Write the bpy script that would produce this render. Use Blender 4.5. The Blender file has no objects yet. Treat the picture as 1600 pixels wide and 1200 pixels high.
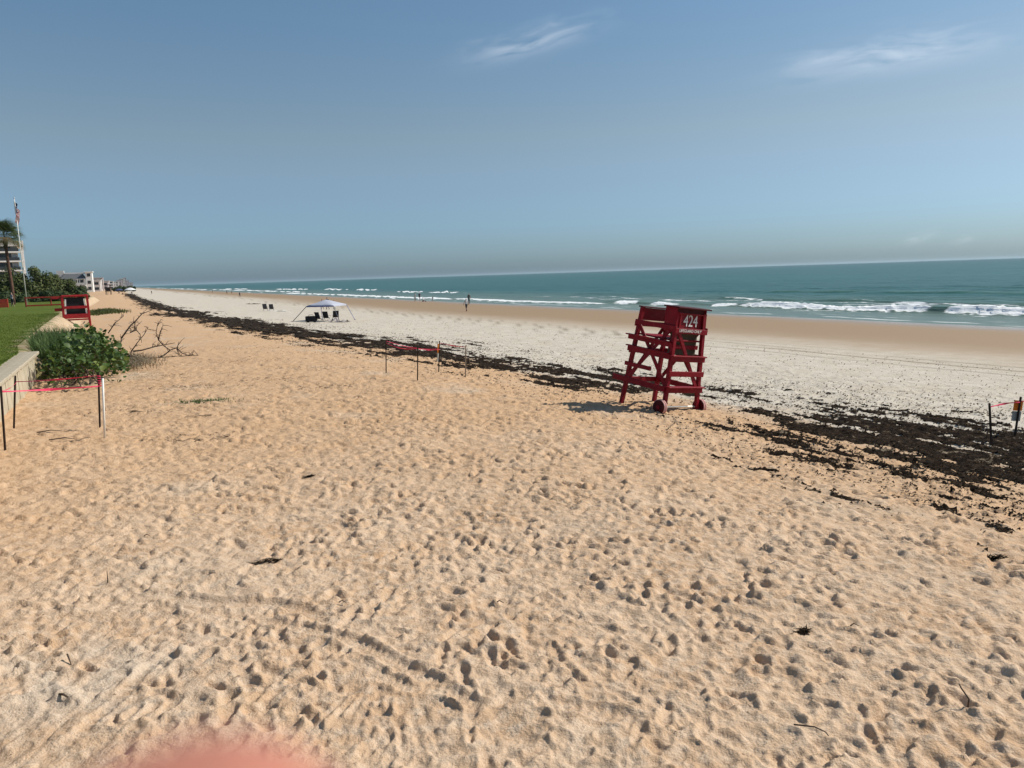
import bpy, bmesh, math, random
import numpy as np
from mathutils import Vector, Matrix

R = math.radians
random.seed(7)
rng = np.random.default_rng(11)
scn = bpy.context.scene
col = scn.collection

# ---------------------------------------------------------------- camera, sky, sun, exposure
cam = bpy.data.cameras.new('camera')
cam_o = bpy.data.objects.new('camera', cam); col.objects.link(cam_o)
PITCH, ROLL, EYE = R(8.2), R(1.84), 3.0
fw = Vector((0, math.cos(PITCH), -math.sin(PITCH)))
r0 = Vector((1, 0, 0)); u0 = Vector((0, math.sin(PITCH), math.cos(PITCH)))
up = u0 * math.cos(ROLL) + r0 * math.sin(ROLL)
rt = r0 * math.cos(ROLL) - u0 * math.sin(ROLL)
cm = Matrix((rt, up, -fw)).transposed().to_4x4(); cm.translation = (0, 0, EYE)
cam_o.matrix_world = cm
cam.sensor_width = 36; cam.lens = 26.78
cam.clip_start = 0.004; cam.clip_end = 60000
cam.dof.use_dof = True; cam.dof.focus_distance = 22; cam.dof.aperture_fstop = 11.5   # a phone lens: about 2.3 mm wide
scn.camera = cam_o

SUN_AZ, SUN_EL = R(74), R(41)          # azimuth clockwise from the view direction (+Y)
w = bpy.data.worlds.new('World'); scn.world = w; w.use_nodes = True
wn = w.node_tree.nodes; wl = w.node_tree.links; wn.clear()
wo = wn.new('ShaderNodeOutputWorld'); bg = wn.new('ShaderNodeBackground')
sky = wn.new('ShaderNodeTexSky'); sky.sky_type = 'NISHITA'; sky.sun_disc = False
sky.sun_elevation = SUN_EL; sky.sun_rotation = SUN_AZ
sky.altitude = 0; sky.air_density = 1.0; sky.dust_density = 0.75; sky.ozone_density = 3.0
bg.inputs['Strength'].default_value = 0.108
def wmath(op, a, b=None):
    n = wn.new('ShaderNodeMath'); n.operation = op
    for i, v in enumerate((a, b)):
        if v is None: continue
        if isinstance(v, (int, float)): n.inputs[i].default_value = v
        else: wl.new(v, n.inputs[i])
    return n.outputs[0]
wtc = wn.new('ShaderNodeTexCoord'); wsep = wn.new('ShaderNodeSeparateXYZ'); wl.new(wtc.outputs['Generated'], wsep.inputs[0])
# sea-air tint of the whole sky by elevation, the same all the way round
ramp = wn.new('ShaderNodeValToRGB'); wl.new(wsep.outputs['Z'], ramp.inputs[0])
ce = ramp.color_ramp.elements
ce[0].position = 0.0; ce[0].color = (0.36, 0.53, 0.80, 1)
ce[1].position = 0.5; ce[1].color = (0.86, 0.95, 0.90, 1)
for pos, c in ((0.02, (0.46, 0.635, 0.90)), (0.06, (0.56, 0.71, 0.915)), (0.17, (0.86, 0.82, 0.74)), (0.30, (0.80, 0.89, 0.855))):
    e = ce.new(pos); e.color = (*c, 1)
mul = wn.new('ShaderNodeMix'); mul.data_type = 'RGBA'; mul.blend_type = 'MULTIPLY'; mul.inputs['Factor'].default_value = 1
wl.new(sky.outputs[0], mul.inputs['A']); wl.new(ramp.outputs[0], mul.inputs['B'])
# wisps of high cloud: noise streaks inside soft lobes at fixed sky directions
cur = mul.outputs['Result']
def wisp(direction, along, la, lb, strength, scale, seed):
    global cur
    d = Vector(direction).normalized(); a = (Vector(along) - d * Vector(along).dot(d)).normalized(); b = d.cross(a)
    def dot(v):
        n = wn.new('ShaderNodeVectorMath'); n.operation = 'DOT_PRODUCT'; wl.new(wtc.outputs['Generated'], n.inputs[0]); n.inputs[1].default_value = v
        return n.outputs['Value']
    da, db, dd = dot(a), dot(b), dot(d)
    nz = wn.new('ShaderNodeTexNoise'); nz.inputs['Scale'].default_value = 1; nz.inputs['Detail'].default_value = 6
    nz.inputs['Distortion'].default_value = 0.5
    cb = wn.new('ShaderNodeCombineXYZ'); wl.new(wmath('MULTIPLY', da, scale), cb.inputs[0]); wl.new(wmath('MULTIPLY', db, scale * 4.5), cb.inputs[1]); cb.inputs[2].default_value = seed
    wl.new(cb.outputs[0], nz.inputs['Vector'])
    bend = wmath('ADD', db, wmath('MULTIPLY', wmath('SUBTRACT', nz.outputs['Fac'], 0.5), lb * 1.6))
    q = wmath('ADD', wmath('POWER', wmath('ABSOLUTE', wmath('DIVIDE', da, la)), 2.4), wmath('POWER', wmath('ABSOLUTE', wmath('DIVIDE', bend, lb)), 2.0))
    g = wmath('MULTIPLY', wmath('EXPONENT', wmath('MULTIPLY', q, -1.6)), wmath('GREATER_THAN', dd, 0.0))
    n2 = wmath('MULTIPLY', g, wmath('MINIMUM', wmath('MAXIMUM', wmath('MULTIPLY', wmath('SUBTRACT', nz.outputs['Fac'], 0.30), 2.1), 0.0), 1.0))
    f = wmath('MULTIPLY', n2, strength)
    mx = wn.new('ShaderNodeMix'); mx.data_type = 'RGBA'; wl.new(f, mx.inputs['Factor'])
    wl.new(cur, mx.inputs['A']); mx.inputs['B'].default_value = (9.6, 10.0, 10.6, 1)
    cur = mx.outputs['Result']
wisp((0.0389, 0.9611, 0.2734), (0.176, -0.017, 0.035), 0.085, 0.016, 0.34, 19.0, 1.3)
wisp((0.4293, 0.8753, 0.2227), (0.184, -0.091, 0.003), 0.115, 0.020, 0.44, 15.0, 4.1)
wisp((0.4706, 0.8819, 0.0263), (0.025, -0.014, 0.008), 0.018, 0.006, 0.22, 40.0, 7.7)
wisp((0.5079, 0.8611, 0.0217), (0.016, -0.009, 0.003), 0.013, 0.005, 0.16, 40.0, 9.2)
wl.new(cur, bg.inputs['Color']); wl.new(bg.outputs[0], wo.inputs['Surface'])

sun = bpy.data.lights.new('sun', 'SUN'); sun.energy = 4.9; sun.angle = R(0.55); sun.color = (1.0, 0.94, 0.85)
sun_o = bpy.data.objects.new('sun', sun); col.objects.link(sun_o)
sd = Vector((math.sin(SUN_AZ) * math.cos(SUN_EL), math.cos(SUN_AZ) * math.cos(SUN_EL), math.sin(SUN_EL)))
sun_o.rotation_euler = sd.to_track_quat('Z', 'Y').to_euler(); sun_o.location = (30, 10, 40)

scn.view_settings.view_transform = 'Standard'; scn.view_settings.look = 'None'
scn.view_settings.exposure = 0.08; scn.view_settings.gamma = 1.0; scn.view_settings.use_curve_mapping = False
scn.render.engine = 'CYCLES'

# ---------------------------------------------------------------- numpy noise
_perm = np.random.default_rng(3).permutation(256).astype(np.int32); _perm = np.concatenate([_perm, _perm])
_ga = np.arange(16) / 16 * 2 * math.pi; _gx = np.cos(_ga); _gy = np.sin(_ga)
def perlin(x, y):
    xi = np.floor(x).astype(np.int64); yi = np.floor(y).astype(np.int64)
    xf = x - xi; yf = y - yi; xi &= 255; yi &= 255
    u = xf * xf * xf * (xf * (xf * 6 - 15) + 10); v = yf * yf * yf * (yf * (yf * 6 - 15) + 10)
    def g(ix, iy, dx, dy):
        h = _perm[_perm[ix & 255] + (iy & 255)] & 15
        return _gx[h] * dx + _gy[h] * dy
    n00 = g(xi, yi, xf, yf); n10 = g(xi + 1, yi, xf - 1, yf); n01 = g(xi, yi + 1, xf, yf - 1); n11 = g(xi + 1, yi + 1, xf - 1, yf - 1)
    a = n00 + u * (n10 - n00); b = n01 + u * (n11 - n01)
    return (a + v * (b - a)) * 1.5
def fbm(x, y, o=4, gain=0.5):
    s = 0; a = 1
    for i in range(o):
        s = s + a * perlin(x + 17.3 * i, y - 9.1 * i); a *= gain; x = x * 2.03; y = y * 2.03
    return s
def sstep(a, b, x):
    t = np.clip((x - a) / (b - a), 0, 1); return t * t * (3 - 2 * t)

# ---------------------------------------------------------------- materials
MATS = {}
def nodes_of(m): return m.node_tree.nodes, m.node_tree.links
def mat(name, c, rough=0.7, var=0.18, scale=6.0, bump=0.15, bscale=40.0, spec=0.3, c2=None, trans=0.0, metal=0.0):
    """procedural paint/wood/leaf surface: two-scale colour mottling and a fine bump"""
    if name in MATS: return MATS[name]
    m = bpy.data.materials.new(name); m.use_nodes = True; N, L = nodes_of(m)
    b = N['Principled BSDF']; b.inputs['Roughness'].default_value = rough; b.inputs['Specular IOR Level'].default_value = spec
    b.inputs['Metallic'].default_value = metal
    tc = N.new('ShaderNodeTexCoord'); n1 = N.new('ShaderNodeTexNoise'); n1.inputs['Scale'].default_value = scale; n1.inputs['Detail'].default_value = 5
    L.new(tc.outputs['Object'], n1.inputs['Vector'])
    mr = N.new('ShaderNodeMapRange'); mr.inputs['From Min'].default_value = 0.3; mr.inputs['From Max'].default_value = 0.7
    L.new(n1.outputs['Fac'], mr.inputs['Value'])
    mx = N.new('ShaderNodeMix'); mx.data_type = 'RGBA'; L.new(mr.outputs[0], mx.inputs['Factor'])
    d = c2 or tuple(v * (1 + var) for v in c)
    mx.inputs['A'].default_value = (*[v * (1 - var) for v in c], 1) if c2 is None else (*c, 1); mx.inputs['B'].default_value = (*d, 1)
    L.new(mx.outputs['Result'], b.inputs['Base Color'])
    if bump:
        n2 = N.new('ShaderNodeTexNoise'); n2.inputs['Scale'].default_value = bscale; n2.inputs['Detail'].default_value = 4
        L.new(tc.outputs['Object'], n2.inputs['Vector'])
        bp = N.new('ShaderNodeBump'); bp.inputs['Strength'].default_value = bump; bp.inputs['Distance'].default_value = 0.02
        L.new(n2.outputs['Fac'], bp.inputs['Height']); L.new(bp.outputs[0], b.inputs['Normal'])
    if trans:
        t = N.new('ShaderNodeBsdfTranslucent'); L.new(mx.outputs['Result'], t.inputs['Color'])
        ms = N.new('ShaderNodeMixShader'); ms.inputs[0].default_value = trans
        L.new(b.outputs[0], ms.inputs[1]); L.new(t.outputs[0], ms.inputs[2]); L.new(ms.outputs[0], N['Material Output'].inputs['Surface'])
    MATS[name] = m; return m

# ---------------------------------------------------------------- object helpers
def link(name, me, m=None, parent=None):
    o = bpy.data.objects.new(name, me); col.objects.link(o)
    if m is not None and me is not None and len(me.materials) == 0:
        for q in (m if isinstance(m, (list, tuple)) else [m]): me.materials.append(q)
    if parent is not None: o.parent = parent
    return o
def tag(o, label, cat, group=None):
    o['label'] = label; o['category'] = cat
    if group: o['group'] = group
    return o
def kind(o, k, label=None):
    o['kind'] = k
    if label: o['label'] = label
    return o
def empty(name, loc, rz=0.0):
    o = bpy.data.objects.new(name, None); col.objects.link(o); o.location = loc; o.rotation_euler = (0, 0, rz); o.empty_display_size = 0.1
    return o
class MB:
    """collects simple solids into one mesh"""
    def __init__(s): s.v = []; s.f = []; s.mi = []; s.cm = 0
    def add(s, vs, fs):
        k = len(s.v); s.v += [tuple(v) for v in vs]; s.f += [tuple(i + k for i in f) for f in fs]; s.mi += [s.cm] * len(fs); return s
    def box(s, c, size, rot=None):
        hx, hy, hz = (q / 2 for q in size); c = Vector(c)
        vs = [Vector((x, y, z)) for x in (-hx, hx) for y in (-hy, hy) for z in (-hz, hz)]
        if rot is not None: vs = [rot @ v for v in vs]
        return s.add([v + c for v in vs], [(0, 1, 3, 2), (4, 6, 7, 5), (0, 4, 5, 1), (2, 3, 7, 6), (0, 2, 6, 4), (1, 5, 7, 3)])
    def bar(s, a, b, w, t, ref=(0, 0, 1)):
        """rectangular timber from a to b: w measured along ref, t across"""
        a = Vector(a); b = Vector(b); d = (b - a).normalized(); r = Vector(ref); r = r - d * r.dot(d)
        if r.length < 1e-4: r = d.orthogonal()
        r.normalize(); q = d.cross(r); vs = []
        for p in (a, b):
            for i, j in ((-1, -1), (1, -1), (1, 1), (-1, 1)): vs.append(p + r * (w / 2 * i) + q * (t / 2 * j))
        return s.add(vs, [(3, 2, 1, 0), (4, 5, 6, 7)] + [(i, (i + 1) % 4, 4 + (i + 1) % 4, 4 + i) for i in range(4)])
    def tube(s, pts, rad, n=8, cap=True):
        pts = [Vector(p) for p in pts]; rads = rad if isinstance(rad, (list, tuple)) else [rad] * len(pts); vs = []; fs = []; prev = None
        for i, p in enumerate(pts):
            d = (pts[min(i + 1, len(pts) - 1)] - pts[max(i - 1, 0)]).normalized()
            r = d.orthogonal() if prev is None else prev - d * prev.dot(d)
            r.normalize(); prev = r; q = d.cross(r)
            for k in range(n):
                a = 2 * math.pi * k / n; vs.append(p + (r * math.cos(a) + q * math.sin(a)) * rads[i])
        for i in range(len(pts) - 1):
            for k in range(n): fs.append((i * n + k, i * n + (k + 1) % n, (i + 1) * n + (k + 1) % n, (i + 1) * n + k))
        if cap: fs += [tuple(range(n - 1, -1, -1)), tuple(range(len(vs) - n, len(vs)))]
        return s.add(vs, fs)
    def lathe(s, prof, c=(0, 0, 0), n=16, M=None):
        c = Vector(c); vs = []; fs = []
        for (r, z) in prof:
            for k in range(n):
                a = 2 * math.pi * k / n; v = Vector((r * math.cos(a), r * math.sin(a), z)); v = (M @ v) if M is not None else v; vs.append(v + c)
        for i in range(len(prof) - 1):
            for k in range(n): fs.append((i * n + k, i * n + (k + 1) % n, (i + 1) * n + (k + 1) % n, (i + 1) * n + k))
        fs += [tuple(range(n - 1, -1, -1)), tuple(range(len(vs) - n, len(vs)))]
        return s.add(vs, fs)
    def mesh(s, name, smooth=False, bevel=0):
        me = bpy.data.meshes.new(name); me.from_pydata(s.v, [], s.f); me.validate()
        if bevel:
            bm = bmesh.new(); bm.from_mesh(me); bmesh.ops.bevel(bm, geom=bm.edges[:], offset=bevel, segments=1, affect='EDGES', profile=0.5); bm.to_mesh(me); bm.free()
        elif any(s.mi): me.polygons.foreach_set('material_index', s.mi)
        bm = bmesh.new(); bm.from_mesh(me); bmesh.ops.recalc_face_normals(bm, faces=bm.faces[:]); bm.to_mesh(me); bm.free()
        if smooth: me.polygons.foreach_set('use_smooth', [True] * len(me.polygons))
        return me
    def build(s, name, m, parent=None, smooth=False, bevel=0): return link(name, s.mesh(name, smooth, bevel), m, parent)
def np_mesh(name, verts, quads, smooth=True):
    me = bpy.data.meshes.new(name); n = len(verts); f = len(quads); k = quads.shape[1]
    me.vertices.add(n); me.vertices.foreach_set('co', np.ascontiguousarray(verts, dtype=np.float32).ravel())
    me.loops.add(f * k); me.loops.foreach_set('vertex_index', np.ascontiguousarray(quads, dtype=np.int32).ravel())
    me.polygons.add(f); me.polygons.foreach_set('loop_start', np.arange(0, f * k, k, dtype=np.int32))
    me.update(calc_edges=True)
    if smooth: me.polygons.foreach_set('use_smooth', np.ones(f, dtype=bool))
    return me
def attr(me, name, data):
    a = me.attributes.new(name, 'FLOAT', 'POINT'); a.data.foreach_set('value', np.ascontiguousarray(data, dtype=np.float32))

# ---------------------------------------------------------------- the beach
TH = R(26.8); SX, SY = math.cos(TH), math.sin(TH)       # s: metres seaward, u: metres along the shore
def su(x, y): return x * SX + y * SY, -x * SY + y * SX
def xy(s, u): return s * SX - u * SY, s * SY + u * SX
_GU = np.array([-1e5, 22, 37, 60, 90, 150, 300, 1e5]); _GS = np.array([0, 0, 1.5, 3.5, 6.0, 8.5, 10, 10.])
_PS = np.array([-4000, -60, -8, 6, 9, 13, 20, 40, 58, 75, 140, 30000.]); _PZ = np.array([.3, .3, 0, 0, -.13, -.50, -.80, -1.42, -1.93, -2.4, -4, -20])
def base_z(x, y):
    s, u = su(x, y); g = np.interp(u, _GU, _GS)
    se = s + g * np.clip(1 - (s - 20) / 30, 0, 1)
    z = 0.0
    for k in (-1.2, -.4, .4, 1.2): z = z + np.interp(se + k, _PS, _PZ) / 4
    return z
def gz(x, y): return float(base_z(np.float64(x), np.float64(y)))
def sand_line(u): return 12.6 - np.interp(u, _GU, _GS)
SEA_Z = -1.90

# fine relief of the trodden upper beach, stamped on a height field
HX0, HX1, HY0, HY1, HR = -17.0, 24.0, 2.0, 40.0, 0.016
hx = np.arange(HX0, HX1, HR); hy = np.arange(HY0, HY1, HR)
GX, GY = np.meshgrid(hx, hy)
GX = GX.astype(np.float32); GY = GY.astype(np.float32)
hm = (0.030 * fbm(GX / 1.3, GY / 1.3, 2) + 0.030 * fbm(GX / .34, GY / .34, 2)).astype(np.float32)
def stamp(cx, cy, L, W, D, ang, rim=0.35, soft=0.4, lean=1.0):
    rr = 1.9 * L; i0 = int((cx - rr - HX0) / HR); i1 = int((cx + rr - HX0) / HR) + 1; j0 = int((cy - rr - HY0) / HR); j1 = int((cy + rr - HY0) / HR) + 1
    i0 = max(i0, 0); j0 = max(j0, 0); i1 = min(i1, len(hx)); j1 = min(j1, len(hy))
    if i1 - i0 < 3 or j1 - j0 < 3: return
    X = GX[j0:j1, i0:i1] - cx; Y = GY[j0:j1, i0:i1] - cy; ca, sa = math.cos(ang), math.sin(ang)
    A = (X * ca + Y * sa) / L; B = (-X * sa + Y * ca) / W
    q = np.minimum(np.hypot((A - .30) / .72, B), np.hypot((A + .55) / .48, B / .78))        # ball and heel
    q = q + .10 * np.sin(A * 5.1 + cx * 7) * np.cos(B * 3.3 + cy * 5)
    inner = 1 - sstep(soft, 1.08, q)
    ring = np.exp(-((q - 1.25) / 0.24) ** 2)
    h = hm[j0:j1, i0:i1]
    h *= (1 - 0.75 * inner)
    h += -D * inner * (0.9 + 0.35 * A * lean) + D * rim * ring * (0.7 + 0.5 * np.tanh(A))
npr = 70000
sx_ = rng.uniform(HX0, HX1, npr); sy_ = HY0 + (HY1 - HY0) * rng.random(npr) ** 1.25
dirs = np.array([R(118), R(118), R(300), R(65), R(35), R(210)])
smooth_patch = perlin(sx_ / 1.9 + 3, sy_ / 1.9) > .28
for i in range(npr):
    s_, u_ = su(sx_[i], sy_[i])
    if smooth_patch[i] and rng.random() < .45: continue
    if s_ > 22 or s_ < -3.2 or abs(sx_[i]) > .76 * sy_[i] + 1.5 or (sy_[i] > 28 and rng.random() < .5): continue
    k = rng.random()
    fine = (1.0 if s_ < 12 else 0.55) * (1 + .55 * float(sstep(7, 18, sy_[i])))
    if k < 0.72:
        L = rng.uniform(.09, .155); W = L * rng.uniform(.34, .52); D = (.012 + .028 * rng.random() ** 1.6) * fine
    else:
        L = rng.uniform(.05, .09); W = L * rng.uniform(.6, .95); D = rng.uniform(.008, .024) * fine
    stamp(sx_[i], sy_[i], L, W, D, dirs[rng.integers(6)] + rng.normal(0, .5), rng.uniform(.25, .55), rng.uniform(.2, .75), rng.uniform(-1, 1))
# walkers' trails: left and right prints in step
for k in range(60):
    x = rng.uniform(-9, 11); y = rng.uniform(3.5, 30); a = dirs[rng.integers(6)] + rng.normal(0, .25); L = rng.uniform(.11, .145); D = rng.uniform(.014, .026)
    for j in range(rng.integers(8, 26)):
        a += rng.normal(0, .06); x += math.cos(a) * .60; y += math.sin(a) * .60; sd2 = .10 if j % 2 else -.10
        if y < 3 or abs(x) > .76 * y + 1.5 or su(x, y)[0] > 12 or su(x, y)[0] < -3: continue
        stamp(x - math.sin(a) * sd2, y + math.cos(a) * sd2, L, L * .38, D * rng.uniform(.7, 1.2), a + rng.normal(0, .12), .5, rng.uniform(.45, .8), rng.uniform(0, .8))
def box_blur(a, k):
    for ax in (0, 1):
        p = np.pad(a, [(k + 1, k) if i == ax else (0, 0) for i in (0, 1)], mode='edge').astype(np.float64); c = np.cumsum(p, axis=ax)
        a = ((np.take(c, range(2 * k + 1, c.shape[ax]), axis=ax) - np.take(c, range(0, c.shape[ax] - 2 * k - 1), axis=ax)) / (2 * k + 1))
    return a.astype(np.float32)
hm -= .85 * box_blur(hm, 24)                    # treading moves sand about, it does not dig the beach away
hm = np.where(hm < -.038, -.038 + (hm + .038) * .4, hm).astype(np.float32)
cl_ = fbm(GX / .11, GY / .11, 3, .6); hm += (0.009 * cl_ + .010 * np.clip(cl_ - .25, 0, 1)).astype(np.float32)
# cart and beach-buggy tyre tracks near the walkway
def track(pts, width, depth, tread=0.045, bar=0.010):
    P = np.array(pts, dtype=np.float32)
    # resample with a smooth spline
    t = np.linspace(0, len(P) - 1, 120); Q = np.stack([np.interp(t, range(len(P)), P[:, 0]), np.interp(t, range(len(P)), P[:, 1])], 1)
    for _ in range(10): Q[1:-1] = (Q[:-2] + Q[2:] + 2 * Q[1:-1]) / 4
    seg = np.linalg.norm(np.diff(Q, axis=0), axis=1); cum = np.concatenate([[0], np.cumsum(seg)])
    pad = width * 1.6
    i0 = max(int((Q[:, 0].min() - pad - HX0) / HR), 0); i1 = int((Q[:, 0].max() + pad - HX0) / HR); j0 = max(int((Q[:, 1].min() - pad - HY0) / HR), 0); j1 = int((Q[:, 1].max() + pad - HY0) / HR)
    X = GX[j0:j1, i0:i1]; Y = GY[j0:j1, i0:i1]; best = np.full(X.shape, 9., dtype=np.float32); al = np.zeros_like(best); sg = np.zeros_like(best)
    for k in range(len(Q) - 1):
        a = Q[k]; d = Q[k + 1] - a; l = seg[k]
        if l < 1e-6: continue
        tt = np.clip(((X - a[0]) * d[0] + (Y - a[1]) * d[1]) / (l * l), 0, 1)
        ox = X - a[0] - tt * d[0]; oy = Y - a[1] - tt * d[1]; ds = np.hypot(ox, oy); m = ds < best
        best[m] = ds[m]; al[m] = (cum[k] + tt * l)[m]; sg[m] = np.sign(d[0] * oy - d[1] * ox)[m]
    tot = cum[-1]; en = min(.25, tot * .3); endf = sstep(0, en, al) * (1 - sstep(tot - en, tot, al))
    inn = (1 - sstep(width * .24, width * .64, best)) * endf; rm = np.exp(-((best - width * .68) / (width * .14)) ** 2) * endf
    h = hm[j0:j1, i0:i1]; h0 = float(np.mean(h)); h += (h0 - h) * .92 * inn
    if tread: bars = bar * sstep(-.4, .5, np.sin(2 * math.pi * (al / tread + .6 * best / width)))
    else: bars = 0
    h += inn * (-depth + bars) + rm * depth * .5
track([(-3.6, 7.15), (-2.95, 6.94), (-2.38, 6.88), (-2.03, 6.71), (-1.7, 6.4)], 0.18, 0.034, 0, 0)
track([(-2.37, 6.49), (-2.11, 6.39), (-1.85, 6.25), (-1.5, 6.05), (-1.34, 5.93), (-1.03, 5.64), (-0.8, 5.41), (-0.58, 5.22), (-0.25, 4.89)], 0.15, 0.032, 0.07, 0.012)
track([(-1.23, 5.51), (-1.04, 5.39), (-0.83, 5.23), (-0.63, 5.19), (-0.54, 5.14), (-0.21, 4.87)], 0.13, 0.026, 0.07, 0.010)
track([(-0.74, 5.14), (-0.57, 4.99), (-0.35, 4.77)], 0.12, 0.012, 0.07, 0.009)
track([(0.08, 4.92), (0.28, 4.92), (0.5, 4.85), (0.8, 4.68)], 0.16, 0.028, 0.08, 0.010)
track([(-3.09, 4.46), (-3.03, 4.79), (-2.98, 5.21), (-2.97, 5.67), (-2.82, 6.31)], 0.1, 0.02, 0.075, 0.012)
track([(-3.22, 4.47), (-3.23, 4.9), (-3.18, 5.31), (-3.12, 5.68)], 0.05, 0.015, 0, 0)
# sweep marks fanning out by the tracks
for k in range(9):
    a = R(250 + k * 5); x0, y0 = (-1.02, 5.27); track([(x0 + .05 * k - .2, y0), (x0 + .05 * k - .2 + math.cos(a) * .45, y0 + math.sin(a) * .45), (x0 + .05 * k - .2 + math.cos(a) * .95, y0 + math.sin(a) * .95)], .05, .007, 0)
def fine_h(x, y):
    fx = np.clip((x - HX0) / HR, 0, len(hx) - 1.001); fy = np.clip((y - HY0) / HR, 0, len(hy) - 1.001)
    i = fx.astype(int); j = fy.astype(int); a = fx - i; b = fy - j
    h = hm[j, i] * (1 - a) * (1 - b) + hm[j, i + 1] * a * (1 - b) + hm[j + 1, i] * (1 - a) * b + hm[j + 1, i + 1] * a * b
    edge = sstep(HX0, HX0 + 2, x) * (1 - sstep(HX1 - 2, HX1, x)) * sstep(HY0, HY0 + .6, y) * (1 - sstep(HY1 - 6, HY1, y))
    s, u = su(x, y)
    far = 0.022 * fbm(x / .5, y / .5, 2) * (1 - sstep(48, 75, np.hypot(x, y))) * np.clip(sstep(24, 16, s) + .25 * sstep(34, 26, s), 0, 1)
    flat = 1 - sstep(20, 26, s)
    return h * edge * flat + far * (1 - edge)
def ruts(s, u):
    r = 0
    for s0, wd, st in ((27.2, .16, .7), (28.7, .18, 1), (29.9, .16, .8), (31.4, .12, .5)):
        c = s0 + .6 * perlin(u / 38 + s0, u * 0 + s0 * 3.1)
        r = r + st * np.exp(-((s - c) / wd) ** 2)
    return np.clip(r, 0, 1) * sstep(-.5, .2, perlin(u / 9, s / .8) + .25)
def full_z(x, y):
    s, u = su(x, y)
    macro = .06 * fbm(x / 7, y / 7, 3) * (1 - sstep(16, 40, s)) * (1 - sstep(400, 900, np.hypot(x, y)))
    return base_z(x, y) + macro + fine_h(x, y) - .015 * ruts(s, u)
def wrack_field(x, y):
    """seaweed cover: >0 where it lies"""
    s, u = su(x, y); c = sand_line(u) + 1.3
    wd = np.interp(u, [0, 10, 22, 40, 70, 110, 170, 300], [4.0, 4.0, 3.0, 3.0, 3.0, 2.8, 2.6, 2.4])
    d = (s - c + .9 * perlin(u / 11, u * 0 + 3.3)) / wd
    n = fbm(u / 3.1, s / .75, 4) ; n2 = fbm(u / .55, s / .16, 3); n3 = perlin(u / 14 + 4, s / 5)
    core = 1.05 * np.exp(-(d * 1.2) ** 2) - .66
    skirt = .42 * np.exp(-((d + .9) / 1.0) ** 2) - .10 * 1
    f = core + .64 * n + .44 * n2 + .35 * n3 + .30 * np.exp(-((d + 1.0) / .8) ** 2)
    gap = np.exp(-((u - 15.0) / 2.6) ** 2) * np.exp(-((s - 12.0) / 3.0) ** 2)
    f = f - .75 * gap + .32 * sstep(22, 42, u) + .17 * np.exp(-((u - 8.5) / 3.6) ** 2 - ((s - 14.0) / 1.9) ** 2)
    return f - .15 - 2.0 * sstep(1.6, 2.6, np.abs(d))
def polar(rs, th):
    Rr, T = np.meshgrid(rs, th, indexing='ij'); X = Rr * np.sin(T); Y = Rr * np.cos(T)
    nr, nt = Rr.shape; idx = np.arange(nr * nt).reshape(nr, nt)
    q = np.stack([idx[:-1, :-1], idx[:-1, 1:], idx[1:, 1:], idx[1:, :-1]], -1).reshape(-1, 4)[:, ::-1]
    return X.ravel(), Y.ravel(), q, nr, nt
rs = [2.4]
while rs[-1] < 46: rs.append(rs[-1] * 1.0036)
g_ = 1.0036
while rs[-1] < 26000: g_ = min(g_ * 1.012, 1.06); rs.append(rs[-1] * g_)
th = np.concatenate([np.linspace(-math.pi, -.80, 50)[:-1], np.arange(-.80, .80, .0028), np.linspace(.80, math.pi, 50)])
X, Y, quads, nr, nt = polar(np.array(rs), th)
Zg = full_z(X, Y); Sg, Ug = su(X, Y)
ctr = len(X)
V = np.stack([np.append(X, 0), np.append(Y, 0), np.append(Zg, 0)], 1)
fan = np.array([[ctr, i + 1, i, ctr] for i in range(nt - 1)])
me = np_mesh('beach', V, quads)
tn = sstep(-.9, 1.6, Sg - sand_line(Ug) - .4 + 1.0 * fbm(Ug / 5, Sg / 1.5, 3))
tn = np.maximum(tn, .48 * np.exp(-((X + 3.6) / 1.1) ** 2 - ((Y - 5.6) / .8) ** 2) * sstep(-.3, .4, fbm(X / .7, Y / .7, 3)))
tone = np.append(tn, 0); wet = sstep(26, 41, Sg + 3.0 * perlin(Ug / 60, Sg / 14) + 1.0 * perlin(Ug / 9, Sg / 2.5))
warm = sstep(6.5, 17, np.hypot(X, Y) + 2.5 * fbm(X / 4, Y / 4, 3)); attr(me, 'sheen', np.append(sstep(49, 57, Sg + 1.5 * perlin(Ug / 12, Sg / 4)), 0)); attr(me, 'warm', np.append(warm, 0)); attr(me, 'tone', tone); attr(me, 'wet', np.append(wet, 0)); attr(me, 'rut', np.append(ruts(Sg, Ug), 0))

m = bpy.data.materials.new('sand'); m.use_nodes = True; N, L = nodes_of(m); b = N['Principled BSDF']
def A_(n): a = N.new('ShaderNodeAttribute'); a.attribute_name = n; return a.outputs['Fac']
def noise(vec, s, d=3, rough=.55): n = N.new('ShaderNodeTexNoise'); n.inputs['Scale'].default_value = s; n.inputs['Detail'].default_value = d; n.inputs['Roughness'].default_value = rough; L.new(vec, n.inputs['Vector']); return n.outputs['Fac']
def rng_(v, a, b2, c=0., d=1.): n = N.new('ShaderNodeMapRange'); L.new(v, n.inputs['Value']); n.inputs['From Min'].default_value = a; n.inputs['From Max'].default_value = b2; n.inputs['To Min'].default_value = c; n.inputs['To Max'].default_value = d; return n.outputs[0]
def mixc(f, a, b2, mode='MIX'):
    n = N.new('ShaderNodeMix'); n.data_type = 'RGBA'; n.blend_type = mode
    for s_, v in (('Factor', f), ('A', a), ('B', b2)):
        if isinstance(v, tuple): n.inputs[s_].default_value = (*v, 1)
        elif isinstance(v, (int, float)): n.inputs[s_].default_value = v
        else: L.new(v, n.inputs[s_])
    return n.outputs['Result']
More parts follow.
